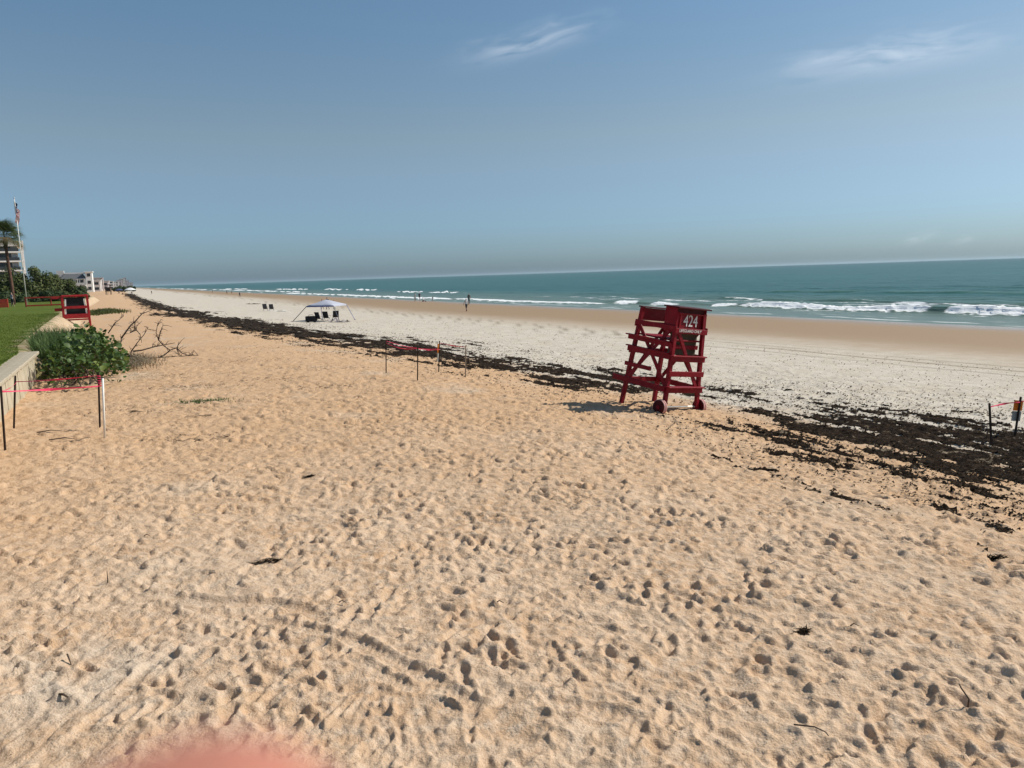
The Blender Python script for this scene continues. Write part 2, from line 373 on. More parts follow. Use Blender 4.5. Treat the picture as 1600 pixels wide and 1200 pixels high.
def mth(op, a, b2=None):
    n = N.new('ShaderNodeMath'); n.operation = op
    for i, v in enumerate((a, b2)):
        if v is None: continue
        if isinstance(v, (int, float)): n.inputs[i].default_value = v
        else: L.new(v, n.inputs[i])
    return n.outputs[0]
geo = N.new('ShaderNodeNewGeometry'); pos = geo.outputs['Position']
orange = mixc(rng_(noise(pos, .9, 5), .35, .65), (.545, .365, .225), (.63, .465, .32))
orange = mixc(rng_(noise(pos, 9, 4), .42, .68), orange, (.66, .51, .37)); orange = mixc(mth('MULTIPLY', A_('warm'), .6), orange, (.57, .355, .19))
grey = mixc(rng_(noise(pos, 1.2, 5), .35, .65), (.535, .49, .405), (.64, .60, .515))
c = mixc(A_('tone'), orange, grey)
pale = rng_(noise(pos, .33, 4), .56, .72, 0, .55); c = mixc(pale, c, (.56, .48, .375))
c = mixc(rng_(noise(pos, 110, 3), .34, .74, .0, .5), c, (.30, .19, .11))          # grain
c = mixc(rng_(noise(pos, 75, 2), .70, .78, 0, .6), c, (.75, .68, .58))             # shell bits
c = mixc(rng_(noise(pos, 30, 4), .675, .72, 0, .8), c, (.10, .07, .045))          # specks of weed
wetv = A_('wet'); c = mixc(wetv, c, (.315, .215, .125))
c = mixc(mth('MULTIPLY', A_('rut'), .8), c, (.22, .18, .13))
L.new(c, b.inputs['Base Color'])
shn = A_('sheen'); L.new(mth('SUBTRACT', rng_(wetv, 0, 1, .95, .60), mth('MULTIPLY', shn, .42)), b.inputs['Roughness']); L.new(mth('ADD', rng_(wetv, 0, 1, .06, .12), mth('MULTIPLY', shn, .35)), b.inputs['Specular IOR Level'])
bh = mth('ADD', mth('MULTIPLY', noise(pos, 26, 5, .65), 1.0), mth('MULTIPLY', noise(pos, 5.5, 4), 2.0))
bp = N.new('ShaderNodeBump'); bp.inputs['Distance'].default_value = .028
L.new(rng_(wetv, 0, .8, .8, .05), bp.inputs['Strength']); L.new(bh, bp.inputs['Height']); L.new(bp.outputs[0], b.inputs['Normal'])
SAND = m
beach = kind(link('beach', me, SAND), 'structure')

# ---------------------------------------------------------------- seaweed wrack (one mass nobody could count)
W = wrack_field(X, Y)
rr_ = np.hypot(X, Y)
okv = (W > 0) & (Y > 2) & (rr_ < 46) & (np.abs(np.arctan2(X, Y)) < .82)
keep = okv[quads].all(1)
uq, inv = np.unique(quads[keep], return_inverse=True); inv = inv.reshape(-1, 4)
wx, wy = X[uq], Y[uq]; ww = W[uq]
th_ = np.clip(ww, 0, .6)
wz = Zg[uq] + .004 + .028 * th_ + (.008 + .045 * th_) * np.abs(fbm(wx / .16, wy / .16, 3)) + .02 * th_ * rng.standard_normal(len(wx)) * (rr_[uq] < 60)
wv = [np.stack([wx, wy, wz], 1)]; wq = [inv]; nv = len(wx)
# the far part on a grid that follows the shore
fu = [34.0]
while fu[-1] < 420: fu.append(fu[-1] * 1.0055)
fo = np.arange(-6.5, 7.5, .10); FU, FO = np.meshgrid(np.array(fu), fo, indexing='ij'); FS = sand_line(FU) + 1.3 + FO
fx, fy = xy(FS, FU); fW = wrack_field(fx, fy); fok = ((fW > 0) & (np.hypot(fx, fy) >= 45.9)).ravel(); fi = np.arange(fx.size).reshape(fx.shape)
fq = np.stack([fi[:-1, :-1], fi[1:, :-1], fi[1:, 1:], fi[:-1, 1:]], -1).reshape(-1, 4); fq = fq[fok[fq].all(1)]
uq, inv = np.unique(fq, return_inverse=True); px_, py_ = fx.ravel()[uq], fy.ravel()[uq]; pw = np.clip(fW.ravel()[uq], 0, .5)
wv.append(np.stack([px_, py_, full_z(px_, py_) + .035 + .10 * pw * np.abs(fbm(px_ / .3, py_ / .3, 2)) + .05 * pw], 1)); wq.append(inv.reshape(-1, 4) + nv); nv += len(uq)
# loose strands and crumbs
def strands(n, smin, smax, thr, lmin, lmax, umin=3., umax=110.):
    global nv
    u = umin * (umax / umin) ** rng.random(n * 4); s = smin + (smax - smin) * rng.random(n * 4) - np.interp(u, _GU, _GS)
    x, y = xy(s, u); f = wrack_field(x, y) > thr + .25 * rng.random(n * 4); f &= (np.abs(np.arctan2(x, y)) < .8) & (y > 3.0)
    x, y, u, s = x[f][:n], y[f][:n], u[f][:n], s[f][:n]; k = len(x); z = full_z(x, y)
    a = rng.normal(-TH * 0 + R(116.8), .8, k); l = rng.uniform(lmin, lmax, k) * (.6 + u / 60); wd = rng.uniform(.004, .012, k) * (1 + u / 40)
    dx, dy = np.cos(a) * l, np.sin(a) * l; px, py = -np.sin(a) * wd, np.cos(a) * wd; hz = rng.uniform(.006, .045, k)
    P = np.stack([np.stack([x - dx - px, y - dy - py, z + .004], 1), np.stack([x - px * 2, y - py * 2, z + hz], 1), np.stack([x + dx, y + dy, z + .004], 1), np.stack([x + px * 2, y + py * 2, z + hz * .6], 1)], 1).reshape(-1, 3)
    wv.append(P); wq.append(np.arange(k * 4).reshape(-1, 4) + nv); nv += k * 4
strands(26000, 7, 21, -.12, .02, .07)
strands(9000, 9, 22, -1.0, .012, .045, 4, 70)
strands(3500, 14, 30, -9, .008, .028, 4, 70)
def litter(n, spots):
    global nv
    k = rng.integers(0, len(spots), n); sp = np.array(spots)[k]; x = sp[:, 0] + rng.standard_normal(n) * sp[:, 2]; y = sp[:, 1] + rng.standard_normal(n) * sp[:, 3]
    f = fbm(x / .5, y / .25, 3) > .05; x, y = x[f], y[f]; n = len(x); z = full_z(x, y)
    a = rng.normal(R(5), .5, n); l = rng.uniform(.015, .06, n); wd = rng.uniform(.004, .010, n); dx, dy = np.cos(a) * l, np.sin(a) * l; px, py = -np.sin(a) * wd, np.cos(a) * wd
    P = np.stack([np.stack([x - dx, y - dy, z + .004], 1), np.stack([x - px, y - py, z + .018], 1), np.stack([x + dx, y + dy, z + .006], 1), np.stack([x + px, y + py, z + .012], 1)], 1).reshape(-1, 3)
    wv.append(P); wq.append(np.arange(n * 4).reshape(-1, 4) + nv); nv += n * 4
litter(9000, [(-11.5, 25, 1.0, .5), (-9.5, 22.2, 1.0, .35), (-7.5, 23.5, .8, .3), (-10.5, 29, 1.3, .6), (-8.0, 33, 1.2, .8), (-12.5, 36, 1.5, 1.0), (-6.3, 26.5, 1.0, .4), (-5.5, 21.5, .6, .2), (-9.0, 18.2, .9, .3), (-6.4, 14.8, .5, .15), (-10.5, 40, 1.6, 1.2), (-14, 44, 1.6, 1.2), (-17, 50, 1.5, 1.5), (6.5, 9.5, 1.3, .7), (7.6, 10.6, 1.0, .6), (5.6, 11.8, 1.2, .5), (4.6, 13.2, 1.2, .5)])
wm = np_mesh('seaweed_wrack', np.concatenate(wv), np.concatenate(wq), smooth=False)
m = bpy.data.materials.new('dry_seaweed'); m.use_nodes = True; N, L = nodes_of(m); b = N['Principled BSDF']; geo = N.new('ShaderNodeNewGeometry'); pos = geo.outputs['Position']
c = mixc(rng_(noise(pos, 7, 5), .38, .62), (.012, .008, .005), (.068, .044, .027)); c = mixc(rng_(noise(pos, 38, 4, .7), .40, .60), (.006, .004, .003), c)
c = mixc(rng_(noise(pos, 24, 5, .7), .60, .70, 0, .9), c, (.17, .12, .075)); c = mixc(rng_(noise(pos, 3.5, 5, .75), .60, .68, 0, .8), c, (.40, .32, .22))
L.new(c, b.inputs['Base Color']); b.inputs['Roughness'].default_value = .95; b.inputs['Specular IOR Level'].default_value = .05
bp = N.new('ShaderNodeBump'); bp.inputs['Strength'].default_value = 1; bp.inputs['Distance'].default_value = .03; L.new(noise(pos, 45, 5, .7), bp.inputs['Height']); L.new(bp.outputs[0], b.inputs['Normal']); WEED = m
kind(link('seaweed_wrack', wm, WEED), 'stuff', 'dark brown band of dried seaweed washed up along the beach')
# ---------------------------------------------------------------- the sea
rs2 = [40.]
while rs2[-1] < 170: rs2.append(rs2[-1] * 1.0042)
g_ = 1.0042
while rs2[-1] < 30000: g_ = min(g_ * 1.01, 1.03); rs2.append(rs2[-1] * g_)
th2 = np.concatenate([np.arange(-.56, .72, .0036), np.linspace(.72, 2.2, 50)])
SXx, SYy, sq, _, _ = polar(np.array(rs2), th2)
ss, uu = su(SXx, SYy); kp = (ss[sq] > 53.5).any(1); uq, inv = np.unique(sq[kp], return_inverse=True); sq = inv.reshape(-1, 4)
SXx, SYy, ss, uu = SXx[uq], SYy[uq], ss[uq], uu[uq]; dist = np.hypot(SXx, SYy)
off = ss - 58.0
amp = np.clip(off / 30, 0, 1)
near = 1 - sstep(500, 1500, dist)
z = SEA_Z + near * amp * (.10 * np.sin(2 * math.pi * (off + 2.2 * perlin(uu / 40, off / 60)) / 17.0) + .16 * fbm(uu / 16, off / 5, 3) + .05 * fbm(uu / 3.0, off / 1.4, 2) * (dist < 220))
z = z + (1 - sstep(-2, 6, off)) * (.012)
foam = np.zeros_like(z); green = np.zeros_like(z)
# breaking waves: (offshore distance, along-shore span, crest height, how much of the crest has broken)
BRK = [(10.8, -30, 70, .68, 1.0), (11.0, 70, 82, .50, .40), (9.6, 82, 102, .50, .15), (30, 200, 228, .55, 1.0), (30, 234, 262, .5, 1.0), (6.0, 96, 150, .20, .9), (5.0, 150, 330, .24, 1.2), (12, 330, 700, .5, .9),
       (24, 20, 100, .35, -.4), (38, 300, 400, .5, .7), (34, 430, 520, .6, .9), (52, 10, 120, .3, -.4), (22, 560, 700, .6, .9), (8, 700, 2500, .5, 1.0)]
for (o0, u0_, u1_, hgt, br) in BRK:
    win = sstep(u0_ - 4, u0_ + 6, uu) * (1 - sstep(u1_ - 6, u1_ + 6, uu))
    c0 = o0 + 1.1 * perlin(uu / 22 + o0, uu * 0 + .5) + .35 * perlin(uu / 4, uu * 0 + o0)
    d = off - c0
    wdt = np.where(d < 0, .75, 2.6)
    hvar = .72 + .5 * perlin(uu / 9, uu * 0 + o0 * 2)
    ridge = np.exp(-(d / wdt) ** 2) * win * hvar
    z += hgt * ridge
    nz = fbm(uu / 1.1, off / .55, 5, .62)
    brk = win * (sstep(.15, -.25, perlin(uu / 7 + 9, uu * 0 + o0) - (br - .45)))
    f = brk * np.exp(-((d + .6) / (.45 + .8 * hgt)) ** 2) * 1.5 + .45 * nz * brk * np.exp(-((d + .5) / 1.6) ** 2)
    foam = np.maximum(foam, f)
    z += brk * np.exp(-((d + .9) / 1.0) ** 2) * (.20 * hgt + .62 * hgt * np.abs(nz))
    trail = brk * sstep(-7, -1, d) * (1 - sstep(-1.2, .2, d)) * (.34 + .75 * fbm(uu / 2.2, off / .8, 4))
    foam = np.maximum(foam, trail * .9)
    green = np.maximum(green, ridge)
# old foam lying between the bars and the thin lines of the swash
lace = sstep(.20, .55, fbm(uu / 9, off / 1.2, 5) + .10) * np.exp(-((off - 22) / 7) ** 2) * (1 - sstep(110, 200, uu)) * .62
foam = np.maximum(foam, lace)
for o1, a1, wd in ((.9, .72, .32), (3.3, .5, .35), (5.4, .45, .4)):
    e = o1 + 1.3 * perlin(uu / 14 + o1 * 5, uu * 0 + 2.2) + .5 * perlin(uu / 3, uu * 0 + o1)
    foam = np.maximum(foam, a1 * np.exp(-((off - e) / wd) ** 2) * sstep(-.35, .25, perlin(uu / 6 + o1, off * 0 + 1.5)))
sheet = (1 - sstep(5, 12, off)) * .22 * (1 + fbm(uu / 6, off / 1.0, 4)); foam = np.maximum(foam, sheet)
sm = np_mesh('sea', np.stack([SXx, SYy, z], 1), sq)
attr(sm, 'foam', np.clip(foam, 0, 1)); attr(sm, 'off', off); attr(sm, 'green', np.clip(green, 0, 1)); attr(sm, 'dist', dist)
m = bpy.data.materials.new('sea_water'); m.use_nodes = True; N, L = nodes_of(m); b = N['Principled BSDF']
geo = N.new('ShaderNodeNewGeometry'); pos = geo.outputs['Position']
mp = N.new('ShaderNodeMapping'); mp.inputs['Rotation'].default_value = (0, 0, -TH); L.new(pos, mp.inputs['Vector'])      # x seaward, y along shore
def stretched(sx, sy):
    q = N.new('ShaderNodeMapping'); q.inputs['Scale'].default_value = (sx, sy, 1); L.new(mp.outputs[0], q.inputs['Vector']); return q.outputs[0]
offv = A_('off')
deep = mixc(rng_(noise(stretched(.012, .003), 1, 4), .35, .65), (.022, .090, .080), (.031, .110, .094))
c = mixc(rng_(offv, 0, 45), (.135, .175, .135), deep)
c = mixc(rng_(offv, 300, 3000, 0, .7), c, (.014, .048, .052))
c = mixc(rng_(A_('green'), .25, .9, 0, .8), c, (.085, .165, .115))
streak = rng_(noise(stretched(.05, .008), 1, 4), .55, .75, 0, .35); c = mixc(streak, c, (.05, .12, .13))
fo = A_('foam'); fb = rng_(mth('ADD', fo, mth('MULTIPLY', mth('SUBTRACT', noise(stretched(1.6, .6), 1, 6, .7), .5), .55)), .34, .60)
fb = mth('MULTIPLY', fb, rng_(fo, .05, .3))
c = mixc(fb, c, (.80, .82, .82)); L.new(c, b.inputs['Base Color'])
L.new(rng_(fb, 0, 1, .30, .85), b.inputs['Roughness']); L.new(rng_(fb, 0, 1, .10, .2), b.inputs['Specular IOR Level'])
b.inputs['IOR'].default_value = 1.33
h = mth('ADD', mth('MULTIPLY', noise(stretched(.45, .16), 1, 6, .62), 1.0), mth('MULTIPLY', noise(stretched(.06, .02), 1, 3), 1.6))
h = mth('ADD', h, mth('MULTIPLY', fb, .5))
bp = N.new('ShaderNodeBump'); bp.inputs['Distance'].default_value = .9; L.new(rng_(offv, 0, 18, .12, .55), bp.inputs['Strength']); L.new(h, bp.inputs['Height']); L.new(bp.outputs[0], b.inputs['Normal'])
kind(link('sea', sm, m), 'structure')
# ---------------------------------------------------------------- paints
def wood(name, c, worn, rough=.55, amount=.5):
    """painted timber: paint with streaky fading and worn patches"""
    m = bpy.data.materials.new(name); m.use_nodes = True; N, L = nodes_of(m); b = N['Principled BSDF']
    tc = N.new('ShaderNodeTexCoord'); o = tc.outputs['Object']
    def nz(s, d=4): n = N.new('ShaderNodeTexNoise'); n.inputs['Scale'].default_value = s; n.inputs['Detail'].default_value = d; L.new(o, n.inputs['Vector']); return n.outputs['Fac']
    def mr(v, a, b2, c0, d0): n = N.new('ShaderNodeMapRange'); L.new(v, n.inputs['Value']); n.inputs['From Min'].default_value = a; n.inputs['From Max'].default_value = b2; n.inputs['To Min'].default_value = c0; n.inputs['To Max'].default_value = d0; return n.outputs[0]
    def mx(f, a, b2):
        n = N.new('ShaderNodeMix'); n.data_type = 'RGBA'; L.new(f, n.inputs['Factor'])
        if isinstance(a, tuple): n.inputs['A'].default_value = (*a, 1)
        else: L.new(a, n.inputs['A'])
        n.inputs['B'].default_value = (*b2, 1); return n.outputs['Result']
    k = mx(mr(nz(3.5), .35, .68, 0, 1), c, tuple(v * 1.35 for v in c))
    k = mx(mr(nz(14, 6), .58, .72, 0, amount), k, worn)
    L.new(k, b.inputs['Base Color']); b.inputs['Roughness'].default_value = rough; b.inputs['Specular IOR Level'].default_value = .16
    bp = N.new('ShaderNodeBump'); bp.inputs['Strength'].default_value = .25; bp.inputs['Distance'].default_value = .01; L.new(nz(30, 5), bp.inputs['Height']); L.new(bp.outputs[0], b.inputs['Normal'])
    return m
RED = wood('red_painted_wood', (.170, .0048, .011), (.30, .06, .06), amount=.45)
RED_DARK = wood('dark_red_paint_and_shade', (.055, .003, .005), (.09, .012, .013))  # own dark red of wheels and caps; on the recessed fascia it paints shade
FENCE_RED = wood('fence_red_paint', (.26, .035, .022), (.34, .11, .07))
OLIVE = mat('weathered_plywood', (.085, .065, .040), .85, scale=4)
WHITE_PAINT = mat('white_lettering_paint', (.74, .72, .68), .6, var=.10, scale=30, bump=.05)
TYRE = mat('faded_pink_tyre_rubber', (.55, .30, .27), .7, var=.2, scale=12)
STEEL = mat('dull_steel', (.45, .44, .42), .45, metal=.6, bump=.05)
STAKE = mat('dark_stained_stake_wood', (.035, .022, .015), .85, scale=9, var=.35)
PIPE = mat('white_plastic_pipe', (.72, .70, .64), .4, var=.08, bump=.02)
PINK = mat('pink_plastic_tape', (.80, .06, .16), .45, var=.12, scale=3, bump=.05, trans=.35)
ORANGE = mat('orange_sign_plastic', (.80, .30, .03), .5, var=.1, bump=.02, trans=.35)
GREY_SIGN = mat('grey_sign_back', (.42, .40, .35), .6, var=.1, bump=.02)

def text_mesh(body, size, depth=.004):
    c = bpy.data.curves.new('lettering', 'FONT'); c.body = body; c.size = size; c.extrude = depth; c.align_x = 'CENTER'; c.align_y = 'CENTER'; c.resolution_u = 3
    o = bpy.data.objects.new('lettering', c); col.objects.link(o)
    dg = bpy.context.evaluated_depsgraph_get(); me = bpy.data.meshes.new_from_object(o.evaluated_get(dg))
    bpy.data.objects.remove(o); bpy.data.curves.remove(c); return me

# ---------------------------------------------------------------- the lifeguard tower
TW_LA, TW_LC, TW_H, TW_B = 1.371, 1.194, 2.424, .195
def tower(name, loc, rot, full=True):
    root = empty(name, loc); root.rotation_euler = rot
    hx_, hy_ = TW_LC / 2, TW_LA / 2
    def P(i, j, t, ox=0., oy=0.): k = 1 - TW_B * t; return Vector((i * hx_ * k + ox, j * hy_ * k + oy, t * TW_H))
    def part(nm, mb, m=RED, bevel=.004, parent=root): return mb.build(nm, m, parent, bevel=bevel)
    for i in (-1, 1):
        for j in (-1, 1):
            part('leg', MB().bar(P(i, j, -.045), P(i, j, 1.0), .10, .085, (1, 0, 0)))
    e = .06
    # back (the numbered side, j = -1)
    def rail(j, t, ext=(.08, .08), w=.125, th=.04, out=.062, nm='rail', m=RED):
        a = P(-1, j, t, -ext[0], j * out); b = P(1, j, t, ext[1], j * out); return part(nm, MB().bar(a, b, w, th, (0, 0, 1)), m)
    for t in (.24, .40, .545, .82): rail(-1, t)
    for t in (.24, .545, .82): rail(1, t)
    # treads lying on the rails
    for t, dp in ((.272, .16), (.575, .12)):
        a = P(-1, -1, t, -.09, -.075); b = P(1, -1, t, .09, -.075); part('tread', MB().bar(a, b, dp, .028, (0, 1, 0)))
    part('brace', MB().bar(P(-1, -1, .80, .10, -.03), P(1, -1, .19, -.02, -.03), .095, .035, (1, 0, 0)))
    part('brace', MB().bar(P(1, 1, .80, -.05, .03), P(-1, 1, .22, .05, .03), .095, .035, (1, 0, 0)))
    # sides (i = -1 is the near left side)
    def side(i, t, ext_back=.08, ext_front=.08, w=.125, th=.04, frac=1.0, nm='rail'):
        a = P(i, -1, t, i * .062, -ext_back); b = P(i, 1, t, i * .062, ext_front)
        if frac < 1: a = b + (a - b) * frac
        return part(nm, MB().bar(a, b, w, th, (0, 0, 1)))
    for i in (-1, 1):
        side(i, .84, w=.11)
        if i < 0: side(i, .675, .02, .20, .10); side(i, .405, .0, .12, .10, frac=.62)
        side(i, .56, .02, .14, .12); side(i, .245, .0, .42 if i < 0 else .1, .135)
        for t, dp in (((.702, .15), (.592, .12)) if i < 0 else ()):
            part('step', MB().bar(P(i, -1, t, i * .10, .02), P(i, 1, t, i * .10, .22 if t > .65 else .15), dp, .03, (1, 0, 0)))
        part('brace', MB().bar(P(i, 1, .81, i * .025, -.05), P(i, -1, .27, i * .025, .04), .09, .03, (0, 1, 0)))
        part('brace', MB().bar(P(i, -1, .81, i * .028, .14), P(i, 1, .27, i * .06, -.05), .09, .03, (0, 1, 0)))
    # plank box round the seat
    def panel(nm, pts, th, m, nrm):
        n = Vector(nrm) * th; vs = [Vector(p) for p in pts] + [Vector(p) + n for p in pts]
        return part(nm, MB().add(vs, [(0, 1, 2, 3), (7, 6, 5, 4)] + [(i, 4 + i, 4 + (i + 1) % 4, (i + 1) % 4) for i in range(4)]), m, bevel=0)
    num = panel('number_panel', [P(-1, -1, .845, .02, .0), P(1, -1, .845, -.02, .0), P(1, -1, .985, -.02, .0), P(-1, -1, .985, .02, .0)], .025, RED, (0, 1, 0))
    for sgn in (-1, 1):
        part('panel_edge', MB().bar(P(sgn, -1, .83, -sgn * .065, -.055), P(sgn, -1, .995, -sgn * .065, -.055), .05, .02, (1, 0, 0)))
    part('panel_edge', MB().bar(P(-1, -1, .985, -.02, -.058), P(1, -1, .985, .02, -.058), .035, .022))
    panel('seat_back', [P(-1, 1, .86, .0, .0), P(1, 1, .86, .0, .0), P(1, 1, .985, .0, .0), P(-1, 1, .985, .0, .0)], .025, RED, (0, 1, 0))
    part('cap_board', MB().bar(P(-1, 1, .995, -.09, .0), P(1, 1, .995, .09, .0), .13, .03, (0, 1, 0)), RED_DARK)
    k = 1 - TW_B; dpt = 2 * hy_ * k * .30
    for i in (-1, 1):
        x = i * (hx_ * k + .045)
        vs = [(x - .014, -hy_ * .84 - .02, .80 * TW_H), (x - .014, -hy_ * .84 + dpt, .80 * TW_H), (x - .014, -hy_ * k + dpt, 1.035 * TW_H), (x - .014, -hy_ * k - .02, 1.035 * TW_H)]
        panel('side_panel', vs, .028, RED, (1, 0, 0))
    panel('shade_fascia', [(-hx_ * k, -hy_ * k + .01, .985 * TW_H + .004), (hx_ * k, -hy_ * k + .01, .985 * TW_H + .004), (hx_ * k, -hy_ * k + .01, 1.035 * TW_H), (-hx_ * k, -hy_ * k + .01, 1.035 * TW_H)], .02, RED_DARK, (0, 1, 0))  # dark strip: shade under the overhanging cap, put into the board's colour
    part('cap_board', MB().box((0, -hy_ * k + dpt / 2 - .05, 1.043 * TW_H), (2 * hx_ * k + .24, dpt + .14, .035)), RED_DARK)
    part('seat', MB().box((0, .02, .72 * TW_H), (2 * hx_ * .84, 2 * hy_ * .80, .04)))
    panel('kick_panel', [P(-1, -1, .575, .03, .16), P(1, -1, .575, -.03, .16), P(1, -1, .80, -.03, .13), P(-1, -1, .80, .03, .13)], .02, OLIVE, (0, 1, 0))
    part('cross_bar', MB().bar(P(-1, -1, .655, .0, .12), P(1, -1, .655, .0, .12), .10, .03))
    # axle and beach wheels
    yb = -hy_ + .02
    part('axle', MB().tube([(-hx_ - .16, yb, .17), (hx_ + .20, yb, .17)], .022, 10), STEEL, bevel=0)
    Mx = Matrix.Rotation(R(90), 3, 'Y')
    for x in (-hx_ - .125, hx_ + .125):
        wh = part('wheel', MB().lathe([(.03, -.07), (.16, -.068), (.172, -.055), (.172, .055), (.16, .068), (.03, .07)], (x, yb, .17), 28, Mx), RED_DARK, bevel=0)
        ty = MB().lathe([(.165, -.050), (.186, -.046), (.188, -.014), (.176, -.008), (.176, .008), (.188, .014), (.186, .046), (.165, .050)], (x, yb, .17), 28, Mx)
        part('tyre', ty, TYRE, bevel=0, parent=wh)
        part('hub_cap', MB().lathe([(.05, -.085), (.05, .085)], (x, yb, .17), 14, Mx), RED, bevel=0, parent=wh)
    # numerals
    face = Matrix.Rotation(R(90), 4, 'X')
    for body, size, t, ox, out in (('424', .40, .914, .0, -.008), ('LIFEGUARD ONLY', .098, .822, -.06, -.087)):
        me_ = text_mesh(body, size); o = link('lettering', me_, WHITE_PAINT, num if body == '424' else root)
        pz = P(0, -1, t); slope = math.atan2(hy_ * TW_B, TW_H)
        big = body == '424'
        me_.transform(Matrix.Translation((ox, pz.y + out, pz.z)) @ Matrix.Rotation(-slope if big else 0, 4, 'X') @ face @ Matrix.Scale(.86 if big else 1, 4, (1, 0, 0)))
    return root
ry, rx, yaw = .156, .014, .646
rotm = Matrix.Rotation(ry, 3, 'Y') @ Matrix.Rotation(rx, 3, 'X') @ Matrix.Rotation(yaw, 3, 'Z')
tw = tower('lifeguard_tower', (3.598, 18.552, -.378), rotm.to_euler())
tag(tw, 'tilted red wooden lifeguard tower numbered 424 standing on two wheels', 'lifeguard tower')

# ---------------------------------------------------------------- staked-off nests
def stake(b, t, label, m=STAKE, w=.036, nm='wooden_stake', group='stakes round the fenced nests', rad=None):
    b = Vector(b); t = Vector(t); b.z = float(full_z(np.array([b.x]), np.array([b.y]))[0]); o = empty(nm, b)
    if rad: MB().tube([(0, 0, -.15), t - b], rad, 10).build('pipe', m, o, smooth=True)
    else:
        d = t - b; MB().bar((0, 0, -.18), d, w, w * .9, (1, 0.2, 0)).build('post', m, o, bevel=.003)
        MB().bar(d * .9985, d * 1.012, w * .8, w * .7, (1, .2, 0)).build('cut_top', m, o)
    tag(o, label, 'stake', group); return o, t
def tape(a, b, sag, wd, label, group='pink tapes round the nests', twist=.6, n=18):
    a = Vector(a); b = Vector(b); L_ = (b - a); side = Vector((-L_.y, L_.x, 0)).normalized(); v = []; f = []
    for k in range(n + 1):
        q = k / n; p = a + L_ * q - Vector((0, 0, sag * 4 * q * (1 - q))); an = twist * math.sin(q * 7.1) ; w_ = wd * (1 - .55 * abs(math.sin(q * 4.3 + 1)))
        r_ = Vector((0, 0, 1)) * math.cos(an) + side * math.sin(an)
        for th_ in (.0012, -.0012):
            v += [p + r_ * w_ / 2 + side * th_, p - r_ * w_ / 2 + side * th_]
    for k in range(n):
        i = k * 4; j = i + 4
        f += [(i, i + 1, j + 1, j), (i + 2, j + 2, j + 3, i + 3), (i, j, j + 2, i + 2), (i + 1, i + 3, j + 3, j + 1)]
    o = MB().add(v, f).build('barrier_tape', PINK); tag(o, label, 'tape', group); return o
S = [((-9.62, 14.11, 0), (-9.54, 14.11, 1.22), 'dark wooden stake nearest the left edge, in front of the seawall'),
     ((-10.86, 16.27, 0), (-10.66, 16.27, 1.17), 'leaning dark stake close against the seawall face'),
     ((-8.89, 16.10, 0), (-8.78, 16.10, 1.20), 'dark stake wound with red tape beside the white pipe'),
     ((-4.15, 24.97, 0), (-4.09, 24.97, 1.0), 'leftmost stake of the nest by the seaweed band'),
     ((-2.84, 22.65, 0), (-2.77, 22.65, .96), 'nearest stake of the nest by the seaweed band'),
     ((-2.50, 25.80, 0), (-2.41, 25.80, .83), 'stake carrying a narrow orange sign behind the middle nest'),
     ((-1.47, 23.81, 0), (-1.41, 23.81, .83), 'rightmost pale stake of the nest by the seaweed band'),
     ((9.19, 14.27, 0), (9.08, 14.27, .27), 'dark stake standing in seaweed near the right edge'),
     ((10.15, 15.11, 0), (10.24, 15.11, .22), 'tilted dark stake with orange and grey sign at right edge')]
SO = []
PALE = mat('pale_stake_wood', (.32, .26, .19), .85, scale=9)
for i, (b_, t_, lb) in enumerate(S): SO.append(stake(b_, t_, lb, m=PALE if i == 6 else STAKE, w=.034))
pipe, pt = stake((-8.18, 14.95, 0), (-8.08, 14.95, 1.22), 'white plastic pipe stuck in the sand by the taped stake', PIPE, nm='marker_pipe', rad=.02, group=None)
tp = [s_[1] for s_ in SO]
def low(i, d): return tp[i] - Vector((0, 0, d))
tape(low(0, .09), low(2, .28), .01, .055, 'broad pink tape stretched low from the left-edge stake to the taped stake')
tape(low(1, .12), low(2, .05), .02, .036, 'thin red tape running high from the seawall stake')
tape(low(0, .07), low(1, .14), .04, .02, 'short pale pink tape between the two stakes by the seawall')
wrapm = MB()
for k in range(5): wrapm.tube([tp[2] - Vector((.03 * math.cos(a), .03 * math.sin(a), .05 + .05 * k + .006 * a)) for a in np.linspace(0, 6.28, 9)], .011, 5)
wr = wrapm.build('tape_wrap', PINK, SO[2][0]); wr.matrix_parent_inverse = Matrix.Translation(-SO[2][0].location); wr['label'] = 'red tape wound round the stake top'
tape(low(3, .03), low(5, .26), .10, .035, 'sagging pink tape of the middle nest, upper strand')
tape(low(3, .10), low(4, .06), .09, .03, 'sagging pink tape from leftmost to nearest stake of the middle nest')
tape(low(4, .07), low(5, .28), .03, .025, 'pink tape from the nearest stake to the orange sign')
tape(low(5, .06), low(6, .05), .02, .03, 'straight pink tape right of the orange sign')
tape(low(7, .07), low(8, .10), -.02, .045, 'pale pink tape tied between the two stakes at right edge')
tape(low(8, .08), low(8, .08) + Vector((1.6, .5, .05)), .06, .03, 'pink tape leaving the picture at the right edge')
e_, _ = stake((11.72, 15.6, 0), (11.8, 15.6, .2), 'stake just beyond the right edge holding the tape end')
